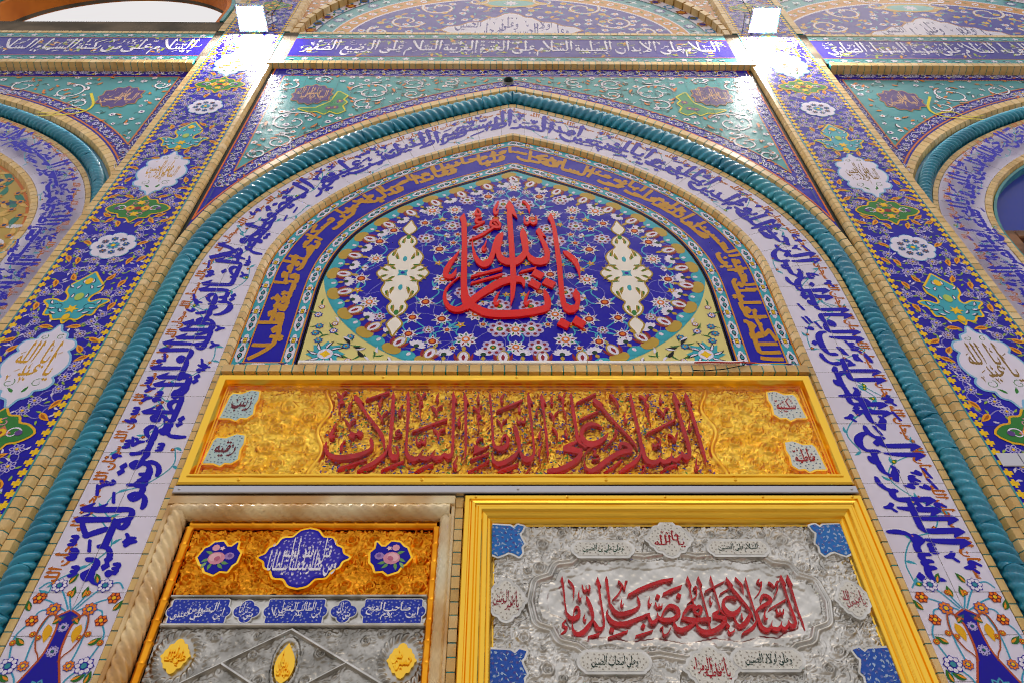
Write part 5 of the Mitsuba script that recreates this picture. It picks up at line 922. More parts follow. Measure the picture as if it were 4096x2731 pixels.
def yellow_leaf(key, x, z, sx, y, ly):
    o = np.array([(-2.42, 10.545), (-2.24, 10.56), (-2.09, 10.74), (-2.05, 11.01), (-1.95, 10.9), (-1.985, 10.8), (-1.93, 10.72), (-1.97, 10.62), (-1.92, 10.5), (-1.98, 10.43), (-2.08, 10.5), (-2.13, 10.42), (-2.22, 10.49), (-2.3, 10.47)])*[-sx, 1]+[x, z]
    P = Polygon(o).buffer(.01); it = [(P.buffer(.02), C('d6c81f'), ly), (P, C('3a8a5a'), ly+1)]
    for u, v in ((-2.1, 10.56), (-2.0, 10.75), (-2.03, 10.58)): it += [(starpoly(-sx*u+x, v+z, .05, 6, .7), C('6a3a78'), ly+2), (ell(-sx*u+x, v+z, .016, n=7), YEL, ly+3)]
    paint(key, 'yellow_edged_leaf', it, y)
def filled(arch, off): return Polygon(np.vstack([arch.band(off-.01, off)[:len(arch.band(off-.01, off))//2], [(arch.cx-3*arch.kx, 0), (arch.cx+3*arch.kx, 0)]])).buffer(0)
k = thing('spandrel_panel', 'turquoise tiled spandrels with white tendrils and a flowered cobalt border over the central arch', 'tile panel')
out_ = box(-2.998, 7.4, 2.998, 11.838).difference(filled(main, .79))
v, f = solid(out_, YS, .15); put(k, 'ground', (v, f), 'glaze', color=np.tile(COB, (len(v), 1)))
dark = out_.exterior.buffer(.035).intersection(out_); paint(k, 'painted_shadow_joint', [(dark, C('16201f'), 1)], YS)  # dark strip along the bricks: the groove and its shadow painted on flat
inner = box(-2.952, 7.4, 2.952, 11.735).difference(filled(main, .80).buffer(.045, join_style=2)); inner = max(rings(inner), key=lambda r: len(r[0])) and max(getattr(inner, 'geoms', [inner]), key=lambda g: g.area)
outline(k, inner, .018, YS, C('d86a1c'), 2)
tqf = box(-2.80, 7.4, 2.80, 11.50).difference(filled(main, .80).buffer(.215, join_style=2)); tqf = unary_union([g for g in getattr(tqf, 'geoms', [tqf]) if g.area > .2])
paint(k, 'turquoise_field', [(tqf, TQF, 2)], YS)
for g in getattr(tqf, 'geoms', [tqf]): outline(k, g, .016, YS, C('c8702c'), 3)
tile_lines = unary_union([box(x-.0025, 7, x+.0025, 12) for x in np.arange(-2.9, 2.95, .2)]+[box(-3, z-.0025, 3, z+.0025) for z in np.arange(8.2, 11.8, .31)])
archline = filled(main, .80).buffer(.13, join_style=2).exterior; ap = np.array(archline.coords); ap = ap[(ap[:, 1] > 8.35)]; ap = ap[np.argsort(ap[:, 0])]
for s in (1, -1):
    half_p = ap[ap[:, 0]*s > .02]; half_p = half_p[np.argsort(-half_p[:, 1])]
    pl = [(0.0, float(ap[:, 1].max()))]+[tuple(q) for q in half_p if abs(q[0]) < 2.86]
    running_border(k, Along(pl), .078, .25, YS, 2)
    running_border(k, Along([(s*2.876, 11.52), (s*2.876, 8.75)]), .066, .24, YS, 2)
running_border(k, Along([(-2.8, 11.62), (2.8, 11.62)]), .1, .24, YS, 2)
halfreg = max(getattr(tqf.intersection(box(-3, 7, 0, 12)), 'geoms', [tqf.intersection(box(-3, 7, 0, 12))]), key=lambda g: g.area).difference(box(-2.62, 10.6, -2.08, 11.28)).difference(Polygon([(-2.45, 10.5), (-2.2, 10.42), (-1.9, 10.42), (-1.9, 11.0), (-2.05, 11.05), (-2.12, 10.7)]))
SP = [(-2.45, 10.2, .27, 1, .5), (-2.5, 9.72, .16, -1, 2.0), (-1.68, 11.02, .26, -1, 3.0), (-1.72, 10.68, .13, 1, 1), (-1.2, 11.28, .15, 1, 4), (-1.18, 10.96, .12, -1, 0), (-2.68, 11.2, .12, -1, 1.0), (-.75, 11.3, .11, -1, 2), (-2.66, 9.45, .1, 1, 3), (-2.3, 11.38, .1, 1, 0)]
for s in (-1, 1):
    tendril_field(k, halfreg, SP, YS, 3, 31, None if s < 0 else 0.0)
    purple_cartouche(k, s*2.355, 10.94, .47, .58, YS, 6, 'السلام عليك يا ابا عبد الله' if s < 0 else 'السلام عليك يا ابن رسول الله')
    yellow_leaf(k, 0, 0, s, YS, 6)
paint(k, 'tile_joint', [(tile_lines.intersection(inner), C('4a6a78'), 13)], YS)
s_ = thing('sensor_dome', 'small dark dome sensor at the apex above the central arch', 'sensor')
m = trimesh.creation.icosphere(3, .06); m.apply_scale([1, .8, .8]); m.apply_translation([-.045, YS-.03, 11.31]); put(s_, 'dome', m, 'dark_gap', smooth=True)
put(s_, 'base_ring', prism([np.stack([-.045+.07*np.cos(t_ := np.arange(20)*math.pi/10), np.full(20, y), 11.31+.06*np.sin(t_)], 1) for y in (YS, YS-.03)]), 'grey_paint')

# ---- the frieze ------------------------------------------------------------------------------
FRZ = ((-2.86, 2.86, 'السلام على الابدان السليبة السلام على العترة الغريبة السلام على الرضيع الصغير', 'cobalt frieze with white calligraphy over the central bay'),
       (-8.2, -3.98, 'السلام على من بكته السماء السلام على ساكن كربلاء', 'cobalt frieze with white calligraphy left of the left pilaster'), (3.98, 8.2, 'السلام على غريب الغرباء السلام على شهيد الشهداء الصادي', 'cobalt frieze with white calligraphy right of the right pilaster'))
for i, (x0, x1, text, lab) in enumerate(FRZ):
    k = thing('inscription_frieze', lab, 'frieze')
    nx = round((x1-x0)/.2); e = (x1-x0)/nx
    put(k, 'bed', slab(x0-.2, x1+.2, 11.84, 12.86, .004, .16), 'masonry')
    for j in range(nx):
        a, b = x0+j*e+.001, x0+(j+1)*e-.001
        for z0, z1, col in ((11.845, 12.0, TQF), (12.002, 12.63, COB2), (12.632, 12.79, TQF)):
            put(k, 'tile', flat([(np.array([(a, z0), (b, z0), (b, z1), (a, z1)]), col, 0)], R.uniform(-.0005, .0005))[0], 'glaze', color=np.tile(np.array(col)*R.uniform(.9, 1.05), (4, 1)))
    g = fit(compose(text, 0, 1, marks=70, seed=5+i), x0+.12, x1-.12, 12.035, 12.6); cut = unary_union([box(x0+j*e-.002, 11, x0+j*e+.002, 13) for j in range(nx+1)])
    ink = g.difference(cut)
    for j in range(14):
        h = ink.intersection(box(x0+(x1-x0)*j/14, 11, x0+(x1-x0)*(j+1)/14, 13))
        if not h.is_empty: paint(k, 'lettering', [(h, C('dcd8ea'), 3)], 0)
    rr = random.Random(i+2); it = []
    for q in range(int((x1-x0)*9)):
        x, z = rr.uniform(x0+.1, x1-.1), rr.uniform(12.06, 12.58); b = rr.uniform(0, 6.3)
        it += [(ribbon([(x, z), (x+.09*math.cos(b), z+.07*math.sin(b)), (x+.16*math.cos(b+.8), z+.1*math.sin(b+.8))], .011, n=3), C('8aa03c'), 1), (leaf(x, z, b+1.5, .1, .04, .4), C('9aae3c') if q % 3 else C('d08a2c'), 2), (ell(x+.05, z, .016, n=7), C('d8a03a'), 2)]
    paint(k, 'vine', it, 0)
    it = []
    for zz in (11.922, 12.711):
        for q in range(int((x1-x0)/.16)):
            x = x0+.08+q*.16; h = 1 if q % 2 else -1
            it += [(petal(x, zz, .0, .05, 1.57+j*1.2566, .014), C('d6d4e4'), 3) for j in range(5)] if q % 2 else [(leaf(x-.05, zz-.02*h, .4*h, .11, .035, .5*h), C('14445a'), 2), (leaf(x-.04, zz+.02*h, -.4*h, .08, .02, .5*h), C('d6d4e4'), 3)]
            it.append((ribbon([(x-.08, zz+.03*h), (x, zz-.03*h), (x+.08, zz+.03*h)], .008, n=3), C('14445a'), 1))
    paint(k, 'border_flower', it, 0)
    paint(k, 'orange_line', [(box(x0, z-.007, x1, z+.007), C('b86a34'), 3) for z in (12.0, 12.63)], 0)
    for z0, z1 in ((12.792, 12.862),):
        bricks(k, straight((x0, z0), (x1, z0), 1), 0, x1-x0, .09, [(0, .1), (0, -.006), (.07, -.006), (.07, .1)])
    if i:
        bricks(k, straight((x0+.02, 11.84), (x1, 11.84), -1), 0, x1-x0-.02, .085, PT)

# ---- upper storey: lunettes, brick frames, the open arch -------------------------------------
def ell_arc(cx, a, h, zb=12.87, n=60): t = np.linspace(0, math.pi, n); return np.stack([cx+a*np.cos(t), zb+h*np.sin(t)], 1)
def lunette(cx, lab, ink, yb, mir=1):
    k = thing('lunette_panel', lab, 'tile panel')
    D = lambda a, h: Polygon(ell_arc(cx, a, h)).intersection(box(cx-3.2, 12.865, cx+3.2, TOPZ))
    v, f = solid(D(2.9, 2.75), yb, .3); put(k, 'ground', (v, f), 'glaze', color=np.tile(C('e2dcea'), (len(v), 1)))
    paint(k, 'turquoise_border', [(D(2.76, 2.5), C('24586e'), 1), (D(2.73, 2.45), C('4a9aa4'), 2), (D(2.52, 2.12), C('dcd8ea'), 3)], yb)
    paint(k, 'orange_border', [(D(2.5, 2.09), C('c98a3a'), 4), (D(2.29, 1.81), C('dcd8ea'), 5)], yb)
    paint(k, 'field', [(D(2.26, 1.77), C('2c2496'), 6)], yb)
    rr = random.Random(3)
    for a in np.arange(.16, math.pi-.1, .105):
        p = lambda r, h, da=0: (cx+r*math.cos(a+da), 12.87+h*math.sin(a+da))
        x, z = p(2.39, 1.95); paint(k, 'border_flower', [(ell(x, z, .065, .05, a), C('e6e2ee'), 6), (ell(x, z, .03, .025), C('c8702c'), 7)]+[(leaf(*p(2.39, 1.95, .05), a+1, .08, .03), C('6a8a3a'), 6)], yb)
        x, z = p(2.63, 2.29)
        if round(a/.105) % 3 == 0: paint(k, 'star_motif', [(starpoly(x, z, .11, 8, .6, a), C('3a3490'), 4), (starpoly(x, z, .07, 8, .6, a), C('c8d8e6'), 5)], yb)
        else: paint(k, 'border_leaf', [(starpoly(x, z, .09, 4, .35, a), C('d4e2ea'), 4), (leaf(x, z, a+2, .12, .04), C('1c4a5e'), 5)], yb)
        x, z = p(2.83, 2.63); j = round(a/.105) % 4
        paint(k, 'soffit_motif', [(starpoly(x, z, .1, 6 if j else 4, .7, a), (C('2a66b0'), C('8a3a2a'), C('3a86b8'), C('b07a3a'))[j], 2), (ell(x, z, .05), (C('6a5a2a'), C('d08a2c'), C('dcd8ea'), C('2a2a90'))[j], 3), (leaf(x+.03, z+.1, a, .12, .05), C('2a86b0'), 2), (leaf(x-.05, z-.08, a+2, .1, .04), C('4a7a3a'), 2)], yb)
    P = Polygon(np.vstack([[(-.98, 0), (-.9, .12), (-.72, .17), (-.6, .3), (-.42, .33), (-.3, .5), (-.2, .52), (-.1, .66), (0, .7), (.1, .66), (.2, .52), (.3, .5), (.42, .33), (.6, .3), (.72, .17), (.9, .12), (.98, 0), (.86, -.1), (.7, -.17), (.5, -.34), (-.5, -.34), (-.7, -.17), (-.86, -.1)]])+[cx, 13.27]).intersection(box(-20, 12.9, 20, 15))
    free = D(2.2, 1.7).difference(P.buffer(.06)).buffer(-.03); it = []
    for s in (1, -1):
        for (x, z, r, d, st) in ((1.5, 13.62, .27, 1, 3.4), (1.05, 14.2, .27, -1, .4), (.5, 14.5, .2, 1, 1), (1.85, 13.2, .18, -1, 1.5)):
            A = st if s > 0 else math.pi-st
            it += [(scroll(cx+s*x, z, r, 1.1, d*s, A, .05), C('c89a4a'), 7), (scroll(cx+s*x, z+.005, r, 1.1, d*s, A, .03), C('d8d4e6'), 8)]
    it = [(a, c, l) for a, c, l in it if free.buffer(.08).contains(Polygon(a).buffer(0).centroid)]
    paint(k, 'scroll', it, yb)
    for x, z in scatter(free, .15, rr, 4000):
        t = rr.random(); paint(k, 'flower', ([(starpoly(x, z, .06, 7, .75), C('d8d4e6') if t < .45 else C('d0b43c'), 7), (ell(x, z, .025, n=8), C('c8702c'), 8)] if t < .65 else [(leaf(x, z, t*30, .12, .05, .4), C('d0943c'), 7)])+[(leaf(x+.03, z, t*50, .1, .03, .5), C('4aa0b0'), 7)], yb)
    paint(k, 'white_cartouche', [(P.buffer(.03), C('a8703c'), 8), (P, C('d8d4e6'), 9)], yb)
    paint(k, 'lettering', [(fit(compose('وعلى اولاد الحسين وعلى اصحاب الحسين', 4.5, .72, marks=14, seed=2), cx-.8, cx+.8, 12.96, 13.83).intersection(P), ink, 10)], yb)
    paint(k, 'turquoise_cartouche', [(Polygon(half_profile([(0, -.25), (.15, -.2), (.3, -.22), (.42, -.1), (.55, 0), (.42, .1), (.3, .22), (0, .25)], 3)*[1, .8]+[cx, 14.42]), C('c8a04a'), 8), (ell(cx, 14.42, .36, .14), C('6ab0b0'), 9), (starpoly(cx, 14.42, .12, 8, .5), C('d8d4e6'), 10)], yb)
    # brick arch and frame
    for i in range(44):
        a0, a1 = math.pi*i/44+.006, math.pi*(i+1)/44-.006
        if max(2.75*math.sin(a0), 2.75*math.sin(a1)) > TOPZ-12.9: continue
        q = lambda a: np.array([(cx+r*math.cos(a), y, 12.87+h*math.sin(a)) for r, h, y in ((2.9, 2.75, .12), (2.9, 2.75, yb-.1), (2.98, 2.9, yb-.1), (2.98, 2.9, .12))])
        put(k, 'brick', prism([q(a0), q(a1)]), CREAM[i % 4])
    sp = box(cx-3.02, 12.87, cx+3.02, TOPZ).difference(Polygon(ell_arc(cx, 2.98, 2.9)))
    v, f = solid(sp, yb-.06, .3); put(k, 'spandrel_ground', (v, f), 'glaze', color=np.tile(C('b8742c'), (len(v), 1)))
    it = []
    for x, z in scatter(sp.buffer(-.03), .1, rr, 2500): it += [(starpoly(x, z, .04, 6, .6), C('e2dcea'), 1), (leaf(x, z+.03, x*9, .09, .03), C('3a7a5a'), 1)]
    paint(k, 'spandrel_flower', it, yb-.06)
    return k
lunette(0.0, 'cobalt lunette with a white lettered cartouche above the frieze of the central bay', C('241c8c'), .11)
lunette(6.05, 'cobalt lunette with a white lettered cartouche at the top right, right of the right pilaster', C('3a3478'), .15)
for s in (-1, 1):
    k = thing('brick_border', f'cream brick frame rising on the inner side of the {"left" if s < 0 else "right"} pilaster above the frieze', 'brick border')
    bricks(k, straight((s*3.07, 12.87), (s*3.07, TOPZ), -s if s < 0 else -s), 0, TOPZ-12.87, .1, [(o*-1, y) for o, y in [(0, .1), (0, -.01), (.07, -.01), (.1, .05), (.1, .1)]])
    k = thing('brick_border', f'cream brick frame rising on the outer side of the {"left" if s < 0 else "right"} pilaster above the frieze', 'brick border')
    bricks(k, straight((s*3.872, 12.87), (s*3.872, TOPZ), -s), 0, TOPZ-12.87, .1, [(0, .1), (0, -.01), (.09, -.01), (.1, .1)])
k = thing('open_arch', 'open upper arch with an orange plastered soffit and bright daylight behind, top left', 'arch')
arc = np.vstack([[(-4.13, 13.3)], ell(-5.8, 13.8, 1.67, 1.5, 0, 80)[:41], [(-7.47, 13.3)]]); outer = np.vstack([[(-4.06, 13.3)], ell(-5.8, 13.8, 1.74, 1.57, 0, 80)[:41], [(-7.54, 13.3)]])
v = np.vstack([xz(arc, .03), xz(arc, .7)]); n = len(arc); i = np.arange(n-1)
prin('orange_plaster', tone(C('d87a28'), C('c0641c'), 3), .6, .2)
secs = [[(a[0], .03, a[1]), (b[0], .03, b[1]), (b[0], .37, b[1]), (a[0], .37, a[1])] for a, b in zip(arc, outer)]
put(k, 'soffit', prism(secs), 'orange_plaster')
put(k, 'dark_edge', prism([[(b[0], .0, b[1]), (b[0]*1+.05*(b[0]+5.8)/1.7, .0, b[1]+.05*max(0, b[1]-13.8)/1.5), (b[0]+.05*(b[0]+5.8)/1.7, .1, b[1]+.05*max(0, b[1]-13.8)/1.5), (b[0], .1, b[1])] for b in outer]), 'joint_teal')
put(k, 'sill', slab(-7.6, -4.0, 12.86, 13.3, .02, .36), 'masonry')
spl = box(-8.6, 13.2, -3.97, TOPZ+1).difference(Polygon(np.vstack([outer, [(-7.54, 12.9), (-4.06, 12.9)]])).buffer(.04)); v, f = solid(spl, .05, .15); put(k, 'spandrel_ground', (v, f), 'glaze', color=np.tile(C('d8cfc0'), (len(v), 1)))
it = []; rr = random.Random(5)
for x, z in scatter(spl.buffer(-.03), .1, rr, 5000):
    t = rr.random(); it += [(starpoly(x, z, rr.uniform(.03, .05), 6, .65), (C('c89a3a'), C('2a4a8a'), C('3a3a34'), C('7a3a2a'))[int(t*4)], 1), (leaf(x+.03, z, t*60, .1, .03, .4), C('3a6a7a'), 1)]
paint(k, 'spandrel_flower', it, .05)

# ---- the side bays ---------------------------------------------------------------------------
YB = .15
for s in (-1, 1):
    sd = 'left' if s < 0 else 'right'
    A = Arch(ZB-1.6, s*6.361, 2.04, .859, .812); mid = A.len/2
    lo, hi = (0, mid*1.18) if s < 0 else (mid*.82, A.len)
    lo2, hi2 = (6.0, hi) if s < 0 else (lo, A.len-6.0)
    k = thing('inscription_band', f'white band with cobalt calligraphy round the side arch, partly in view at the {sd} edge', 'inscription band')
    band_tiles(k, A, .0, .52, 2, .29, lo, hi, YB, C('d2cce2'))
    n0, n1 = (2.2, hi) if s < 0 else (lo, A.len-2.2)
    cut = None
    white_band(k, A, ' '.join(FATIHA.split()[-26:] if s < 0 else FATIHA.split()[:26]), n0, n1, 12+s)
    k = thing('rope_moulding', f'twisted turquoise rope round the side arch at the {sd} edge', 'rope moulding')
    rope(k, A, lo2, hi2, .645, YB-.012, .062, .205, 3, 1); groove(k, A, .56, .74, YB+.02, lo2, hi2)
    k = thing('brick_border', f'thin cream brick row inside the rope of the {sd} side arch', 'brick border')
    bricks(k, A, lo2-.6 if s < 0 else lo2, hi2 if s < 0 else hi2+.6, .09, [(.5675, YB+.06), (.5675, YB-.004), (.523, YB-.004), (.523, YB+.06)])
    k = thing('brick_border', f'cream brick row outside the rope of the {sd} side arch', 'brick border')
    bricks(k, A, lo2, hi2, .09, [(.83, YB+.05), (.83, YB-.05), (.76, YB-.05), (.735, YB-.005), (.735, YB+.05)])
    k = thing('brick_border', f'cream brick row along the inner edge of the white band at the {sd} edge', 'brick border')
    bricks(k, A, lo if s < 0 else lo, hi, .095, [(-.003, YB+.07), (-.003, YB-.006), (-.07, YB-.006), (-.1, YB+.05), (-.1, YB+.07)])
    k = thing('spandrel_panel', f'turquoise tiled spandrel with a purple cartouche, {sd} of the {sd} pilaster', 'tile panel')
    xo, xi = s*8.3, s*3.96; x0, x1 = min(xo, xi), max(xo, xi); F = filled(A, .83)
    og = box(x0, 8.2, x1, 11.838).difference(F); v, f = solid(og, YB-.05, .3); put(k, 'ground', (v, f), 'glaze', color=np.tile(COB2, (len(v), 1)))
    F2 = F.buffer(.19, join_style=2); ti = box(min(xo, s*4.11), 8.2, max(xo, s*4.11), 11.56).difference(F2); ti = max(getattr(ti, 'geoms', [ti]), key=lambda g: g.area)
    paint(k, 'turquoise_field', [(ti, C('3f8f96'), 2)], YB-.05); outline(k, ti, .02, YB-.05, C('c0703a'), 3)
    oi = box(min(xo, s*3.98), 8.2, max(xo, s*3.98), 11.8).difference(F.buffer(.03, join_style=2)); oi = max(getattr(oi, 'geoms', [oi]), key=lambda g: g.area); outline(k, oi, .02, YB-.05, C('c0682c'), 2)
    e = np.array(F.buffer(.11, join_style=2).exterior.coords); e = e[(e[:, 1] > 8.5) & ((e[:, 0]-s*6.361)*-s > -.5) & (np.abs(e[:, 0]) > 4.02)]; e = e[np.argsort(e[:, 1])]
    running_border(k, Along(e), .07, .27, YB-.05, 2); running_border(k, Along([(s*4.045, 9.2), (s*4.045, 11.55)]), .06, .25, YB-.05, 2); running_border(k, Along([(s*4.1, 11.69), (s*8.2, 11.69)]), .1, .27, YB-.05, 2)
    reg = ti.difference(box(min(s*4.35, s*4.95), 10.55, max(s*4.35, s*4.95), 11.3)).intersection(box(-7.4, 8, 7.4, 12))
    tendril_field(k, reg, [(s*4.55, 10.25, .22, -s, 1), (s*5.3, 11.1, .22, s, 2), (s*4.3, 9.85, .12, s, 0), (s*5.9, 11.25, .16, -s, 1), (s*4.25, 11.3, .1, s, 0), (s*5.05, 10.75, .12, s, 3), (s*6.4, 11.3, .12, s, 3)], YB-.05, 3, 17, None, .13)
    purple_cartouche(k, s*4.62, 10.95, .5, .62, YB-.05, 6, 'السلام على الحسين')
    yl = [(ribbon([(s*5.0, 11.05), (s*4.85, 10.7), (s*4.95, 10.5), (s*5.35, 10.42), (s*5.5, 10.4)], .035, .015), C('d6c81f'), 8), (ribbon([(s*4.9, 10.58), (s*5.1, 10.62), (s*5.2, 10.5), (s*5.42, 10.52)], .025, .012), C('d6c81f'), 8)]
    paint(k, 'yellow_edged_leaf', yl, YB-.05)
    k = thing('niche_panel', f'flowered tile panel inside the side arch at the {sd} edge' if s < 0 else 'dark blue tiled niche with a brown wooden frame inside the right side arch', 'niche')
    ins = filled(A, -.09)
    if s < 0:
        v, f = solid(ins, YB+.055, .4); put(k, 'ground', (v, f), 'glaze', color=np.tile(C('b89a4a'), (len(v), 1))); it = []; rr = random.Random(4)
        vis = ins.intersection(box(-5.6, 7, -4, 10))
        outline(k, ins.buffer(-.03), .03, YB+.055, C('c86a1c'), 1)
        for x, z in scatter(vis.buffer(-.08), .13, rr, 3000):
            t = rr.random(); b = t*40; it += [(leaf(x, z, b, .2, .07, .5), (C('24306a'), C('2a7a6a'), C('d8d4e0'))[int(t*3)], 2), (leaf(x, z, b+2, .14, .05, .5), C('d8b060'), 3), (starpoly(x, z, .05, 6, .6), C('d08a3a'), 4), (ell(x, z, .02, n=7), C('24306a'), 5)]
        paint(k, 'arabesque', it, YB+.055)
    else:
        v, f = solid(ins, .285, .3); put(k, 'vault', (v, f), 'glaze', color=np.tile(C('2a3aa0'), (len(v), 1)))
        B_ = A.band(-.13, -.1, 0, A.len); m_ = len(B_)//2
        put(k, 'reveal', prism([[(a[0], YB+.03, a[1]), (b[0], YB+.03, b[1]), (b[0], .3, b[1]), (a[0], .3, a[1])] for a, b in zip(B_[:m_], B_[::-1][:m_])]), 'joint_teal')
        prin('brown_wood', tone(C('8a5a34'), C('5a3820'), 8), .5, .3)
        for x0, x1, z0, z1 in ((4.62, 4.74, 6.5, 8.28), (4.74, 5.4, 8.16, 8.28), (4.9, 4.97, 6.5, 8.16), (5.12, 5.19, 6.5, 8.16), (4.74, 5.4, 7.7, 7.76)): put(k, 'wooden_frame', slab(x0, x1, z0, z1, .22, .28, .01), 'brown_wood')

# ---- the two lit floodlights -----------------------------------------------------------------
for s, xc, y0 in ((-1, -3.45, -.36), (1, 3.37, -.37)):
    k = thing('floodlight', f'lit grey floodlight on a bracket high on the {"left" if s < 0 else "right"} pilaster', 'floodlight')
    y1 = y0+.29; r = lambda z, g, dy=0: [(xc-.165-g, y0-g+dy, z), (xc+.165+g, y0-g+dy, z), (xc+.165+g, y1+g+dy, z), (xc-.165-g, y1+g+dy, z)]
    put(k, 'housing', prism([r(12.80, .012), r(12.92, .0), r(13.02, -.06)]), 'grey_paint')
    put(k, 'rim', join([slab(xc-.19, xc+.19, 12.77, 12.80, y0-.03, y0-.008), slab(xc-.19, xc+.19, 12.77, 12.80, y1+.008, y1+.03), slab(xc-.19, xc-.172, 12.77, 12.80, y0-.008, y1+.008), slab(xc+.172, xc+.19, 12.77, 12.80, y0-.008, y1+.008)]), 'grey_paint')
    g = np.array([(xc-.165, y0, 12.785), (xc+.165, y0, 12.785), (xc+.165, y1, 12.785), (xc-.165, y1, 12.785)])
    put(k, 'glowing_glass', (g, np.array([[0, 2, 1], [0, 3, 2]])), 'lamp_glow', emitter={'type': 'area', 'radiance': {'type': 'rgb', 'value': [LAMP, LAMP*.93, LAMP*.88]}})
    for e in (-.2, .2): put(k, 'bracket', tube([(xc+e, y1+.15, 13.02), (xc+e, (y0+y1)/2, 13.04), (xc+e, (y0+y1)/2, 12.9)], .012), 'grey_paint')
    put(k, 'stem', tube([(xc, y1-.1, 13.0), (xc, y1-.1, 13.25), (xc, .02, 13.35)], .02), 'grey_paint')
    put(k, 'cable', tube([(xc+.03, y1-.1, 13.02), (xc+.1, y1-.05, 13.3), (xc+.06, .0, 13.6), (xc+.08, .0, 14.4)], .008), 'dark_gap')

# ---- relief and frames -----------------------------------------------------------------------
def rose(x, z, cx, cz, r, ph):
    d = np.hypot(x-cx, z-cz)/r; a = np.arctan2(z-cz, x-cx)
    return np.where(d < 1, np.clip(1-d*d, 0, 1)**.6*(.55+.45*np.abs(np.sin(2.5*a+ph+7*d))**.7)*(.6+.4*np.cos(11*d)), 0)
def relief(key, name, mask, y, amp, step, mat, seed, roses=(), leafy=1.0, extra=None, stuff=True):
    """Chased metal: roses, curling leaves and a stippled ground raised from the plane y."""
    b = mask.bounds; nx, nz = int((b[2]-b[0])/step)+1, int((b[3]-b[1])/step)+1
    X, Z = np.meshgrid(np.linspace(b[0], b[2], nx), np.linspace(b[1], b[3], nz)); P = np.stack([X, Z, 0*X], -1)
    w1, w2 = meshkit.fbm(P*9, 3, seed)-.5, meshkit.fbm(P*9+31, 3, seed+5)-.5
    curl = np.sin(46*(X+.35*w1)+14*w2*3)*np.sin(41*(Z+.35*w2)-12*w1*3); ridge = 1-np.abs(2*meshkit.fbm(P*26+np.stack([w1, w2, 0*w1], -1)*9, 2, seed+9)-1)
    h = leafy*(.34*np.clip(curl, -.1, 1)+.42*ridge**3)+.1*meshkit.noise(P*130, seed+3)
    for (cx, cz, r, ph) in roses:
        d = np.hypot(X-cx, Z-cz)/r; h = h*(1-np.clip(1.25-d, 0, 1)*.85)+1.1*rose(X, Z, cx, cz, r, ph)
    if extra is not None: h = extra(X, Z, h)
    v = np.stack([X.ravel(), (y-amp*h).ravel(), Z.ravel()], 1); i = np.arange(nz-1)[:, None]*nx+np.arange(nx-1); i = i.ravel()
    f = np.vstack([np.stack([i, i+1, i+nx+1], 1), np.stack([i, i+nx+1, i+nx], 1)])
    if mask.area < .995*box(*b).area:
        c = v[f][:, :, [0, 2]].mean(1); import shapely
        f = f[shapely.contains_xy(mask, c[:, 0], c[:, 1])]
    return put(key, name, (v, f), mat, smooth=True, stuff=stuff)
def frame(key, x0, x1, z0, z1, prof, mat, sides='btlr', name='frame_rail', bevelz=1):
    """Four mitred rails; prof: (distance inward, y)."""
    c = lambda d, cx, cz: {'bl': (x0+d, z0+d), 'br': (x1-d, z0+d), 'tl': (x0+d, z1-d), 'tr': (x1-d, z1-d)}[cz+cx]
    for sd, (a, b) in {'b': ('bl', 'br'), 't': ('tr', 'tl'), 'l': ('tl', 'bl'), 'r': ('br', 'tr')}.items():
        if sd not in sides: continue
        secs = [[(c(d, q[1], q[0])[0], y, c(d, q[1], q[0])[1]) for d, y in prof] for q in (a, b)]
        s = np.asarray(secs, float); n = len(prof); i = np.arange(n-1); f = np.vstack([np.stack([i, i+1, i+n+1], 1), np.stack([i, i+n+1, i+n], 1)])
        v = s.reshape(-1, 3); nrm = np.cross(v[f[:, 1]]-v[f[:, 0]], v[f[:, 2]]-v[f[:, 0]])
        if nrm[:, 1].sum() > 0: f = f[:, ::-1]
        put(key, name, (v, f), mat, smooth=28)
def screws(key, pts, y, r=.011, mat='brass'):
    for x, z in pts: put(key, 'screw', prism([np.stack([x+q*np.cos(t), np.full(10, yy), z+q*np.sin(t)], 1) for q, yy in ((r, y+.004), (r, y-.003), (r*.5, y-.006)) for t in [np.arange(10)*math.pi/5]]), mat)
def lobed(w, h, n=4, deep=.16):
    """A cartouche with pointed ends and lobed flanks."""
    return half_profile([(0, -1), (.2, -.92), (.34, -.7), (.56, -.66), (.66, -.42), (.8, -.32), (.86, -.12), (1, 0), (.86, .12), (.8, .32), (.66, .42), (.56, .66), (.34, .7), (.2, .92), (0, 1)], 3)*[w/2, h/2]

# ---- the gilt plaque -------------------------------------------------------------------------
k = thing('gilt_plaque', 'wide framed gilt plaque with raised red calligraphy and four pale enamel cartouches under the mosaic', 'plaque')
gx0, gx1, gz0, gz1 = -2.123, 2.10, 4.982, 5.992
frame(k, gx0, gx1, gz0, gz1, [(0, .13), (0, .012), (.012, .002), (.052, .002), (.056, -.008), (.068, -.008), (.072, .004), (.08, .034), (.086, .034), (.09, .05), (.096, .05), (.104, .085)], 'brass')
fieldg = box(gx0+.1, gz0+.1, gx1-.1, gz1-.1)
rr = random.Random(17); rs = []
for s in (-1, 1):
    for (x, z, r) in ((1.72, 5.74, .0), (1.58, 5.72, .085), (1.42, 5.62, .055), (1.62, 5.52, .07), (1.46, 5.78, .05), (1.66, 5.34, .08), (1.45, 5.4, .06), (1.55, 5.2, .06), (1.86, 5.5, .05), (1.4, 5.22, .045), (1.72, 5.62, .04), (1.9, 5.38, .035), (1.36, 5.52, .04)):
        if r: rs.append((s*x, z, r, rr.uniform(0, 6)))
for q in range(70): rs.append((rr.uniform(-1.26, 1.24), rr.uniform(5.1, 5.87), rr.uniform(.022, .036), rr.uniform(0, 6)))
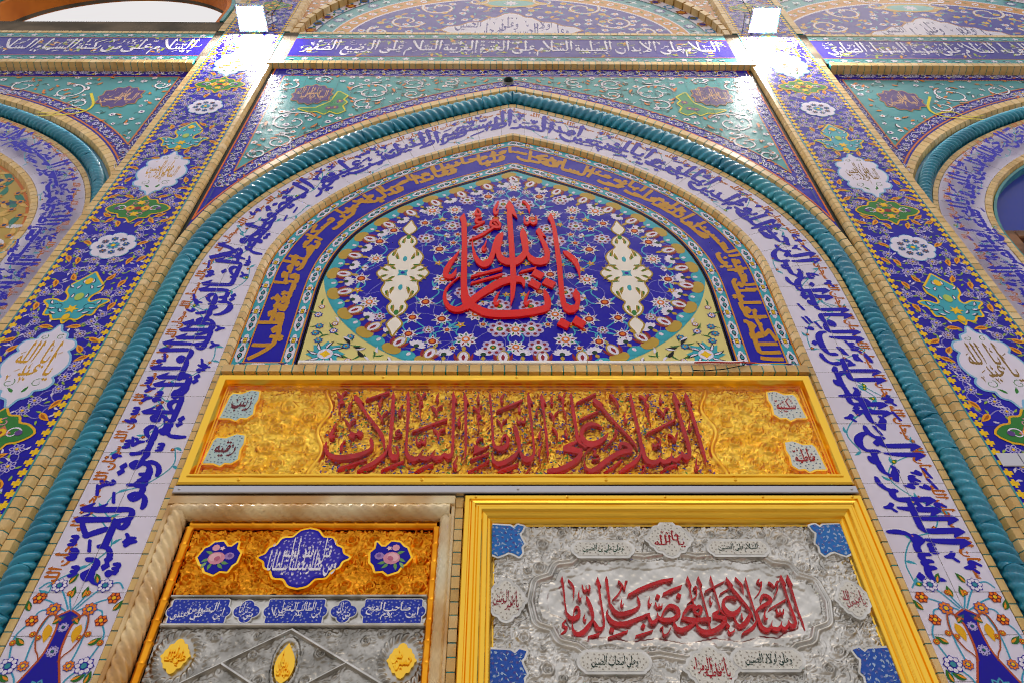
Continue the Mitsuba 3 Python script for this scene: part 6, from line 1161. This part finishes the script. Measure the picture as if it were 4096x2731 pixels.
def ogee(X, Z, h):
    e = 1.31+.03*np.cos((Z-5.5)*16); d = np.abs(np.abs(X)-e); return np.where(d < .022, .75*np.cos(d/.022*math.pi/2)+.2, h)
relief(k, 'relief_field', fieldg, .083, .03, .0062, 'gilt', 3, rs, 1.0, ogee)
it = []
for q in range(1500):
    x, z = rr.uniform(-1.27, 1.25), rr.uniform(5.1, 5.87); t = rr.random(); it.append((leaf(x, z, rr.uniform(0, 6.3), rr.uniform(.014, .03), .012), (C('2a3a9a'), C('7a4a8a'), C('4a8a3a'), C('8a2a30'))[int(t*4)], 0))
paint(k, 'enamel_speck', it, .056, mat='print', stuff=True)
for (x, z, w, h, text, sx) in ((-1.905, 5.715, .205, .27, 'زينب', -1), (-1.905, 5.3, .205, .25, 'رقيه', -1), (1.865, 5.715, .2, .26, 'سكينه', 1), (1.865, 5.245, .2, .24, 'فاطمه', 1)):
    P = Polygon(np.array([(-.5, -.42), (-.42, .3), (-.36, .38), (-.1, .36), (.06, .44), (.2, .5), (.42, .46), (.46, .2), (.4, 0), (.44, -.3), (.3, -.42), (.1, -.4), (0, -.5), (-.2, -.42)])*[w*1.05*-sx, h*1.05]+[x, z]).buffer(.006)
    put(k, 'cartouche_rim', solid(P.buffer(.012), .042, .09), 'gilt')
    dots = []
    for a, b in scatter(P.buffer(-.012), .022, random.Random(3), 900): dots += [(starpoly(a, b, .008, 5, .5), C('5a86a8'), 1), (ell(a, b, .0025, n=5), C('8a3a4a'), 2)]
    paint(k, 'enamel_cartouche', [(P, C('b9d2d4') if sx < 0 else C('d6dcd8'), 0)]+dots+[(fit(compose(text, 0, 1, marks=4), x-w*.33, x+w*.33, z-h*.26, z+h*.3), C('a3161c') if sx > 0 else C('6a2030'), 3)], .041)
for g in letters(LETTERS_G): put(k, 'letter_stroke', solid(g, .034, .07), 'red_paint')
screws(k, [(x, gz0+.03) for x in (-1.74, -.6, .55, 1.36)]+[(x, gz1-.03) for x in (-.95, 0, 1.1)], .0)
put(k, 'glass_pane', (xz(np.array([(gx0+.09, gz0+.09), (gx1-.09, gz0+.09), (gx1-.09, gz1-.09), (gx0+.09, gz1-.09)]), .022), np.array([[0, 1, 2], [0, 2, 3]])), 'pane')
k = thing('steel_strip', 'polished steel strip under the gilt plaque', 'strip')
put(k, 'face', slab(-2.128, 2.108, 4.917, 4.976, .01, .12, .006), 'steel'); screws(k, [(-2.09, 4.945), (2.07, 4.945), (0, 4.945)], .01, .009, 'steel')
k = thing('cable_trunking', 'white plastic cable trunking on the brick row under the mosaic', 'trunking')
put(k, 'channel', slab(-1.593, 1.64, 6.137, 6.166, .02, .1, .004), 'white_plastic')
for x in (-.55, .52): put(k, 'lid_joint', slab(x, x+.004, 6.1375, 6.1655, .018, .03), 'grey_paint')
prin('red_wire', C('b02018'), .4)
k = thing('loose_wire', 'thin red and dark wires hanging out of the right end of the white trunking', 'wire')
put(k, 'red_wire', tube([(1.3, .012, 6.133), (1.42, .0, 6.125), (1.55, .008, 6.128), (1.66, .015, 6.14), (1.76, .02, 6.138)], .006, 6), 'red_wire')
put(k, 'dark_wire', tube([(1.28, .02, 6.06), (1.36, .012, 6.045), (1.5, .01, 6.06), (1.66, .016, 6.11), (1.68, .02, 6.14)], .004, 6), 'dark_gap')

# ---- the doorway with its marble rope --------------------------------------------------------
k = thing('marble_door_frame', 'honey coloured onyx door frame with a carved rope moulding, lower left', 'door frame')
ml, mr, mt = -2.132, -.386, 4.906
put(k, 'flat_band', slab(ml, mr, 4.842, mt, .022, .13, .004), 'onyx'); put(k, 'flat_band', slab(ml, ml+.03, ZB, 4.8415, .03, .13, .004), 'onyx'); put(k, 'flat_band', slab(mr-.022, mr, ZB, 4.8415, .04, .13, .004), 'onyx')
class Run:
    """A straight run with the rope() interface."""
    def __init__(self, p, q): self.p, self.d = np.array(p, float), np.array(q, float)-np.array(p, float); self.len = float(np.linalg.norm(self.d)); self.d /= self.len
    def __call__(self, a): a = np.asarray(a, float); return self.p+a[:, :1]*self.d+a[:, 1:]*np.array([-self.d[1], self.d[0]])
def marble_rope(a, b, rad, hand):
    fm = Run(a, b); half = Run(a, b); half.len = 1e9 if hand > 0 else fm.len
    n = max(1, round(fm.len/.36)); an = np.arange(20)*2*math.pi/20
    for i in range(n):
        secs = []
        for s in np.linspace(fm.len*i/n, fm.len*(i+1)/n, 30):
            r = rad*(.8+.24*np.abs(np.sin(3*(an+hand*2*math.pi*s/.42)))**.9); p = fm(np.stack([np.full(20, s), r*np.cos(an)], 1)); secs.append(np.stack([p[:, 0], .05+r*np.sin(an)*1.1, p[:, 1]], 1))
        put(k, 'rope_piece', prism(secs), 'onyx', smooth=50)
marble_rope((ml+.04, 4.79), (mr-.03, 4.79), .056, 1)
marble_rope((ml+.084, ZB), (ml+.084, 4.77), .056, -1); marble_rope((mr-.05, ZB), (mr-.05, 4.77), .036, 1)
k = thing('ornate_door', 'ornate door head with chased gold and silver panels, blue enamel cartouches and bamboo shaped gilt bars', 'door')
def bamboo(a, b):
    a, b = np.array(a, float), np.array(b, float); L = np.linalg.norm(b-a); n = max(1, round(L/.122))
    for i in range(n):
        t = np.linspace(i/n, (i+1)/n, 9); r = np.array([.027, .0225, .0225, .0225, .0225, .0225, .0225, .0225, .027])*1.06
        put(k, 'bamboo_bar', tube([(a[0]+(b[0]-a[0])*q, .062, a[1]+(b[1]-a[1])*q) for q in t], r, 12), 'gilt_red', smooth=50)
bamboo((-1.957, 4.70), (-.487, 4.70)); bamboo((-1.957, ZB), (-1.957, 4.68)); bamboo((-.487, ZB), (-.487, 4.68))
put(k, 'gilt_bead', slab(-1.985, -.46, 4.733, 4.742, .06, .1), 'brass')
px0, px1 = -1.932, -.512
rs = [(x, z, r, x*7) for x, z, r in ((-1.86, 4.6, .05), (-1.62, 4.61, .05), (-1.5, 4.58, .04), (-.98, 4.6, .05), (-.86, 4.6, .045), (-.6, 4.59, .045), (-1.88, 4.34, .05), (-1.76, 4.28, .04), (-1.6, 4.29, .045), (-1.48, 4.32, .035), (-.98, 4.3, .04), (-.84, 4.29, .045), (-.7, 4.28, .045), (-.57, 4.29, .045), (-.56, 4.46, .04), (-1.9, 4.47, .035), (-1.56, 4.47, .03), (-.92, 4.5, .03))]
relief(k, 'gold_relief', box(px0, 4.236, px1, 4.674), .083, .034, .0058, 'gilt_red', 7, rs)
ROSE = [(ell(0, 0, .052, .045, 0, 12), C('d890a8'), 2), (ell(-.008, .006, .036, .03, .4, 10), C('e6b4c0'), 3), (ell(.006, -.004, .02, .016, .8, 9), C('c06a88'), 4), (ell(.075, .015, .03, .026, 0, 9), C('a080c0'), 2), (ell(.078, .018, .014, n=8), C('7a5aa8'), 3), (ell(-.02, .075, .024, n=8), C('e0a0b4'), 2), (starpoly(.02, .07, .018, 5, .6), C('e8c4cc'), 3)]
ROSE += [(leaf(.04*math.cos(a), .04*math.sin(a), a, .05, .022, .3), C('6a9a5a'), 1) for a in (-.6, .3, 2.4, 3.3, 4.2, 5.2)]+[(leaf(-.05, -.03, 3.9, .05, .02), C('8ab07a'), 1)]
for x, m in ((-1.725, 1), (-.742, -1)):
    P = Polygon(np.array([(-.115, .0), (-.09, .06), (-.07, .07), (-.045, .1), (0, .105), (.03, .07), (.06, .07), (.085, .1), (.085, .06), (.112, .03), (.105, -.03), (.085, -.05), (.07, -.09), (.03, -.085), (0, -.11), (-.05, -.09), (-.07, -.05), (-.09, -.04)])*[m, 1]+[x, 4.462]).buffer(.004)
    put(k, 'cartouche_rim', solid(P.buffer(.013), .038, .08), 'gilt'); paint(k, 'rose_cartouche', [(P, C('1a14a0'), 0)]+shifted(ROSE, x-.01*m, 4.455, .95, .95*m), .036)
P = Polygon(lobed(.52, .4)+[-1.236, 4.46]); put(k, 'cartouche_rim', solid(P.buffer(.013), .036, .08), 'gilt')
it = [(P, C('2218a8'), 0), (P.buffer(-.014), C('3a34b4'), 1)]
for a, b in scatter(P.buffer(-.022), .021, random.Random(8), 3000): it.append((starpoly(a, b, .0085, 5, .5), C('9a96d8'), 2))
it.append((fit(compose('ومن قتل مظلوما فقد جعلنا لوليه سلطانا', 5, .52, marks=10, seed=3), -1.43, -1.04, 4.33, 4.6), C('e4e0f0'), 3)); paint(k, 'lettered_cartouche', it, .034)
put(k, 'silver_bead', slab(px0, px1, 4.218, 4.234, .058, .1, .004), 'silver_dark')
relief(k, 'silver_strip', box(px0, 4.058, px1, 4.216), .083, .006, .006, 'silver', 9, (), .8)
put(k, 'silver_bead', slab(px0, px1, 4.036, 4.056, .05, .1, .006), 'silver')
for (x0, x1, text) in ((-1.925, -1.578, 'اين المنصور على من اعتدى'), (-1.562, -1.42, 'متى ترانا'), (-1.398, -1.052, 'اين الطالب بدم المقتول بكربلاء'), (-1.03, -.892, 'متى نراك'), (-.87, -.516, 'اين صاحب يوم الفتح')):
    w = x1-x0; c = (x0+x1)/2; P = unary_union([box(x0+.03, 4.068, x1-.03, 4.196).buffer(.01), Point(x0+.035, 4.132).buffer(.034), Point(x1-.035, 4.132).buffer(.034)]).intersection(box(x0, 4, x1, 4.21)) if w > .2 else unary_union([Point(c+.036*math.cos(a), 4.132+.034*math.sin(a)).buffer(.034) for a in np.arange(4)*math.pi/2])
    put(k, 'cartouche_rim', solid(P.buffer(.006), .066, .08), 'silver'); it = [(P, C('2a3cae'), 0)]
    for a, b in scatter(P.buffer(-.008), .018, random.Random(4), 1500): it.append((starpoly(a, b, .007, 5, .5), C('8c98d4'), 1))
    it.append((fit(compose(text, 4.5 if w > .2 else 3, .6, marks=4, seed=2), x0+.03, x1-.03, 4.078, 4.19), C('e2e2f0'), 2)); paint(k, 'enamel_cartouche', it, .065)
bars = [((-1.221, 4.02), (-1.93, 3.6)), ((-1.221, 4.02), (-.512, 3.6)), ((-1.545, 3.825), (-1.0, 3.5)), ((-.9, 3.83), (-1.44, 3.5))]
rs = [(x, z, r, x*5) for x, z, r in ((-1.62, 3.98, .03), (-1.4, 3.88, .04), (-1.05, 3.89, .045), (-1.4, 3.99, .025), (-1.02, 4.0, .025), (-.82, 3.96, .035), (-.74, 4.0, .025), (-1.87, 3.99, .03), (-1.34, 3.74, .045), (-1.1, 3.74, .045), (-1.6, 3.68, .04), (-.86, 3.69, .04), (-1.74, 3.98, .025), (-.55, 3.99, .025), (-1.9, 3.72, .03), (-.54, 3.7, .03))]
def garland(X, Z, h):
    for cx, cz in ((-1.798, 3.872), (-.618, 3.845)):
        d = np.hypot((X-cx)/.085, (Z-cz)/.11); a = np.arctan2(Z-cz, X-cx); w = np.abs(d-1.28)
        h = np.where(w < .26, (.9-.9*(w/.26)**2)*(.6+.4*np.sin(22*a+9*d)), np.where(d < 1.05, .1, h))
    d = np.hypot((X+1.22)/.06, (Z-3.83)/.125); return np.where(np.abs(d-1.1) < .12, .8, h)
relief(k, 'silver_relief', box(px0, 3.45, px1, 4.034), .085, .022, .0055, 'silver_dark', 12, rs, .75, garland)
for a, b in bars: put(k, 'lattice_bar', prism([[(p[0]+u*.5, y, p[1]+u*.84) for u, y in ((-.013, .09), (-.013, .07), (-.005, .055), (.005, .055), (.013, .07), (.013, .09))] for p in (a, b)]), 'silver')
for x, z, w, h, text in ((-1.798, 3.872, .15, .19, 'علي ولي الله'), (-.618, 3.845, .15, .19, 'حسين مني')):
    P = Polygon(lobed(w, h)+[x, z]).buffer(.004); put(k, 'gold_medallion', solid(P, .066, .09), 'brass'); put(k, 'medallion_lettering', solid(fit(compose(text, 3, .5), x-w*.36, x+w*.36, z-h*.3, z+h*.3), .056, .068), 'gilt')
P = Polygon(half_profile([(0, -.11), (.03, -.085), (.05, -.03), (.045, .03), (.02, .08), (0, .115)], 4)+[-1.22, 3.83]); put(k, 'gold_medallion', solid(P, .066, .09), 'brass'); put(k, 'medallion_lettering', solid(fit(compose('محمد رسول الله', 4, .4), -1.255, -1.185, 3.75, 3.9), .056, .068), 'gilt')

# ---- the silver plaque -----------------------------------------------------------------------
k = thing('silver_plaque', 'chased silver plaque with red calligraphy in a stepped gilt frame, lower right', 'plaque')
sx0, sx1, sz1, sz0 = -.328, 2.108, 4.893, 3.3
frame(k, sx0, sx1, sz0, sz1, [(0, .13), (0, .01), (.006, .002), (.03, .002), (.034, .014), (.04, .014), (.048, .0), (.066, -.004), (.074, .008), (.082, .008), (.09, .0), (.106, .004), (.116, .02), (.122, .018), (.14, .026), (.148, .04), (.156, .038), (.17, .05), (.178, .07), (.186, .075)], 'brass', 'tlr')
fx0, fx1, fz1 = sx0+.178, sx1-.178, sz1-.186
cxs, czs = .885, 4.195
CW = Polygon(np.array([(.76, .0), (.74, .1), (.66, .13), (.63, .2), (.55, .21), (.5, .26), (.4, .24), (.3, .27), (.15, .25), (.0, .28), (-.15, .25), (-.3, .27), (-.4, .24), (-.5, .26), (-.55, .21), (-.63, .2), (-.66, .13), (-.74, .1), (-.76, 0), (-.74, -.1), (-.66, -.13), (-.63, -.2), (-.55, -.22), (-.5, -.26), (-.4, -.25), (-.3, -.28), (-.15, -.26), (0, -.29), (.15, -.26), (.3, -.28), (.4, -.25), (.5, -.26), (.55, -.22), (.63, -.2), (.66, -.13), (.74, -.1)])*[1.02, 1.0]+[cxs, czs]).buffer(.02).buffer(-.01)
CWs = CW.buffer(.03); import shapely
def silver_extra(X, Z, h):
    d = shapely.distance(shapely.points(X.ravel(), Z.ravel()), CW.exterior).reshape(X.shape); ins = shapely.contains_xy(CW, X.ravel(), Z.ravel()).reshape(X.shape)
    P = np.stack([X, Z, 0*X], -1); w = meshkit.fbm(P*16, 2, 4)
    flat_ = .08+.1*np.sin(95*(X+.05*w))*np.sin(95*(Z+.05*w))
    h = np.where(ins & (d > .05), flat_, h); h = np.where(ins & (d <= .05), .2+.8*meshkit.fbm(P*40, 2, 8)*(1-d/.06), h)
    for o, a in ((.03, .9), (.055, .75)): h = np.where(~ins & (np.abs(d-o) < .013), a*np.cos(np.abs(d-o)/.013*1.5)+.15, h)
    return h
rs = [(x, z, r, x*9+z) for x, z, r in ((.14, 4.58, .05), (.12, 4.42, .05), (.26, 4.66, .035), (.05, 4.4, .03), (.22, 4.5, .03), (.7, 4.66, .03), (.6, 4.62, .025), (1.15, 4.65, .03), (1.56, 4.61, .055), (1.72, 4.6, .035), (1.64, 4.42, .05), (1.74, 4.38, .03), (1.45, 4.65, .03), (1.32, 4.66, .025), (.02, 3.98, .05), (.12, 3.92, .03), (.14, 3.8, .055), (.22, 3.75, .03), (1.78, 4.02, .045), (1.68, 3.9, .05), (1.6, 3.8, .045), (1.74, 3.8, .03), (1.86, 4.0, .03), (.3, 3.62, .05), (.7, 3.6, .05), (1.4, 3.62, .05))]
relief(k, 'silver_relief', box(fx0, 3.4, fx1, fz1), .086, .024, .0052, 'silver', 21, rs, 1.0, silver_extra)
for g in letters(LETTERS_S): put(k, 'letter_stroke', solid(g, .062, .085), 'red_paint')
for (x, z, w, h, text, ink) in ((.49, 4.529, .33, .115, 'وعلى علي بن الحسين', '1c4a3a'), (1.284, 4.537, .33, .115, 'السلام على الحسين', '1c3a34'), (.487, 3.828, .34, .13, 'وعلى اصحاب الحسين', '1c3a34'), (1.287, 3.838, .34, .13, 'وعلى اولاد الحسين', '1c3a34'),
                                (.888, 4.6, .25, .23, 'يا ثار الله', 'a01c28'), (-.075, 4.19, .2, .235, 'يا ابن امير المؤمنين', '8c2030'), (1.85, 4.195, .17, .21, 'يا ابن رسول الله', 'a04a50'), (.985, 3.79, .26, .23, 'يا ابن فاطمة الزهراء', 'a01c28')):
    P = (unary_union([box(x-w*.42, z-h*.36, x+w*.42, z+h*.36).buffer(.006), Point(x-w*.4, z).buffer(h*.34), Point(x+w*.4, z).buffer(h*.34)]) if w > .3 else Polygon(lobed(w, h)+[x, z]).buffer(.006))
    put(k, 'cartouche_rim', solid(P.buffer(.016), .052, .09), 'silver'); it = [(P, C('d9d8d2'), 0)]
    for a, b in scatter(P.buffer(-.008), .019, random.Random(5), 1500): it.append((starpoly(a, b, .0065, 5, .5), C('9a948a'), 1))
    it.append((fit(compose(text, 3.4 if w < .3 else 0, .5, marks=5, seed=2), x-w*.36, x+w*.36, z-h*.27, z+h*.27), C(ink), 2)); paint(k, 'lettered_cartouche', it, .05)
BC = np.array([(-.5, .45), (-.42, .5), (.1, .47), (.22, .38), (.34, .5), (.5, .45), (.44, .3), (.36, .22), (.42, .05), (.5, -.12), (.42, -.22), (.44, -.42), (.36, -.52), (.2, -.42), (.05, -.38), (-.1, -.46), (-.25, -.52), (-.5, -.4), (-.44, -.2), (-.5, 0), (-.43, .2)])
for x, z, m in ((-.072, 4.595, 1), (1.852, 4.6, -1), (-.072, 3.79, 1), (1.852, 3.795, -1)):
    P = Polygon(BC*[.2*m, .215]+[x, z]).buffer(.003); put(k, 'cartouche_rim', solid(P.buffer(.012), .056, .09), 'silver'); it = [(P, C('1f6cc0') if z > 4 else C('1f50b0'), 0)]
    for a, b in scatter(P.buffer(-.01), .026, random.Random(6), 1200): t = random.Random(int(a*1e5)).random(); it += [(starpoly(a, b, .01, 6, .6), (C('5a6ab8'), C('9ab4d8'), C('4a4a9a'))[int(t*3)], 1), (leaf(a+.008, b, t*40, .02, .006), C('a8c4dc'), 1)]
    paint(k, 'blue_enamel_corner', it, .054)
screws(k, [(x, sz1-.017) for x in (-.26, .3, .9, 1.5, 2.05)], .0, .008)
put(k, 'glass_pane', (xz(np.array([(fx0+.002, 3.4), (fx1-.002, 3.4), (fx1-.002, fz1-.002), (fx0+.002, fz1-.002)]), .044), np.array([[0, 1, 2], [0, 2, 3]])), 'pane')
k = thing('cracked_brick', 'broken cream brick stub above the narrow brick column', 'brick')
put(k, 'lump', slab(-.383, -.34, 4.83, 4.872, .045, .05, .002), 'cream_glaze_3')
k = thing('steel_plate', 'pair of dull steel plates screwed on the lower right pilaster', 'plate')
for q in range(3): put(k, 'plate', slab(3.088+q*.145, 3.088+q*.145+.14, 5.113, 5.228, -.014, .0, .004), 'steel')
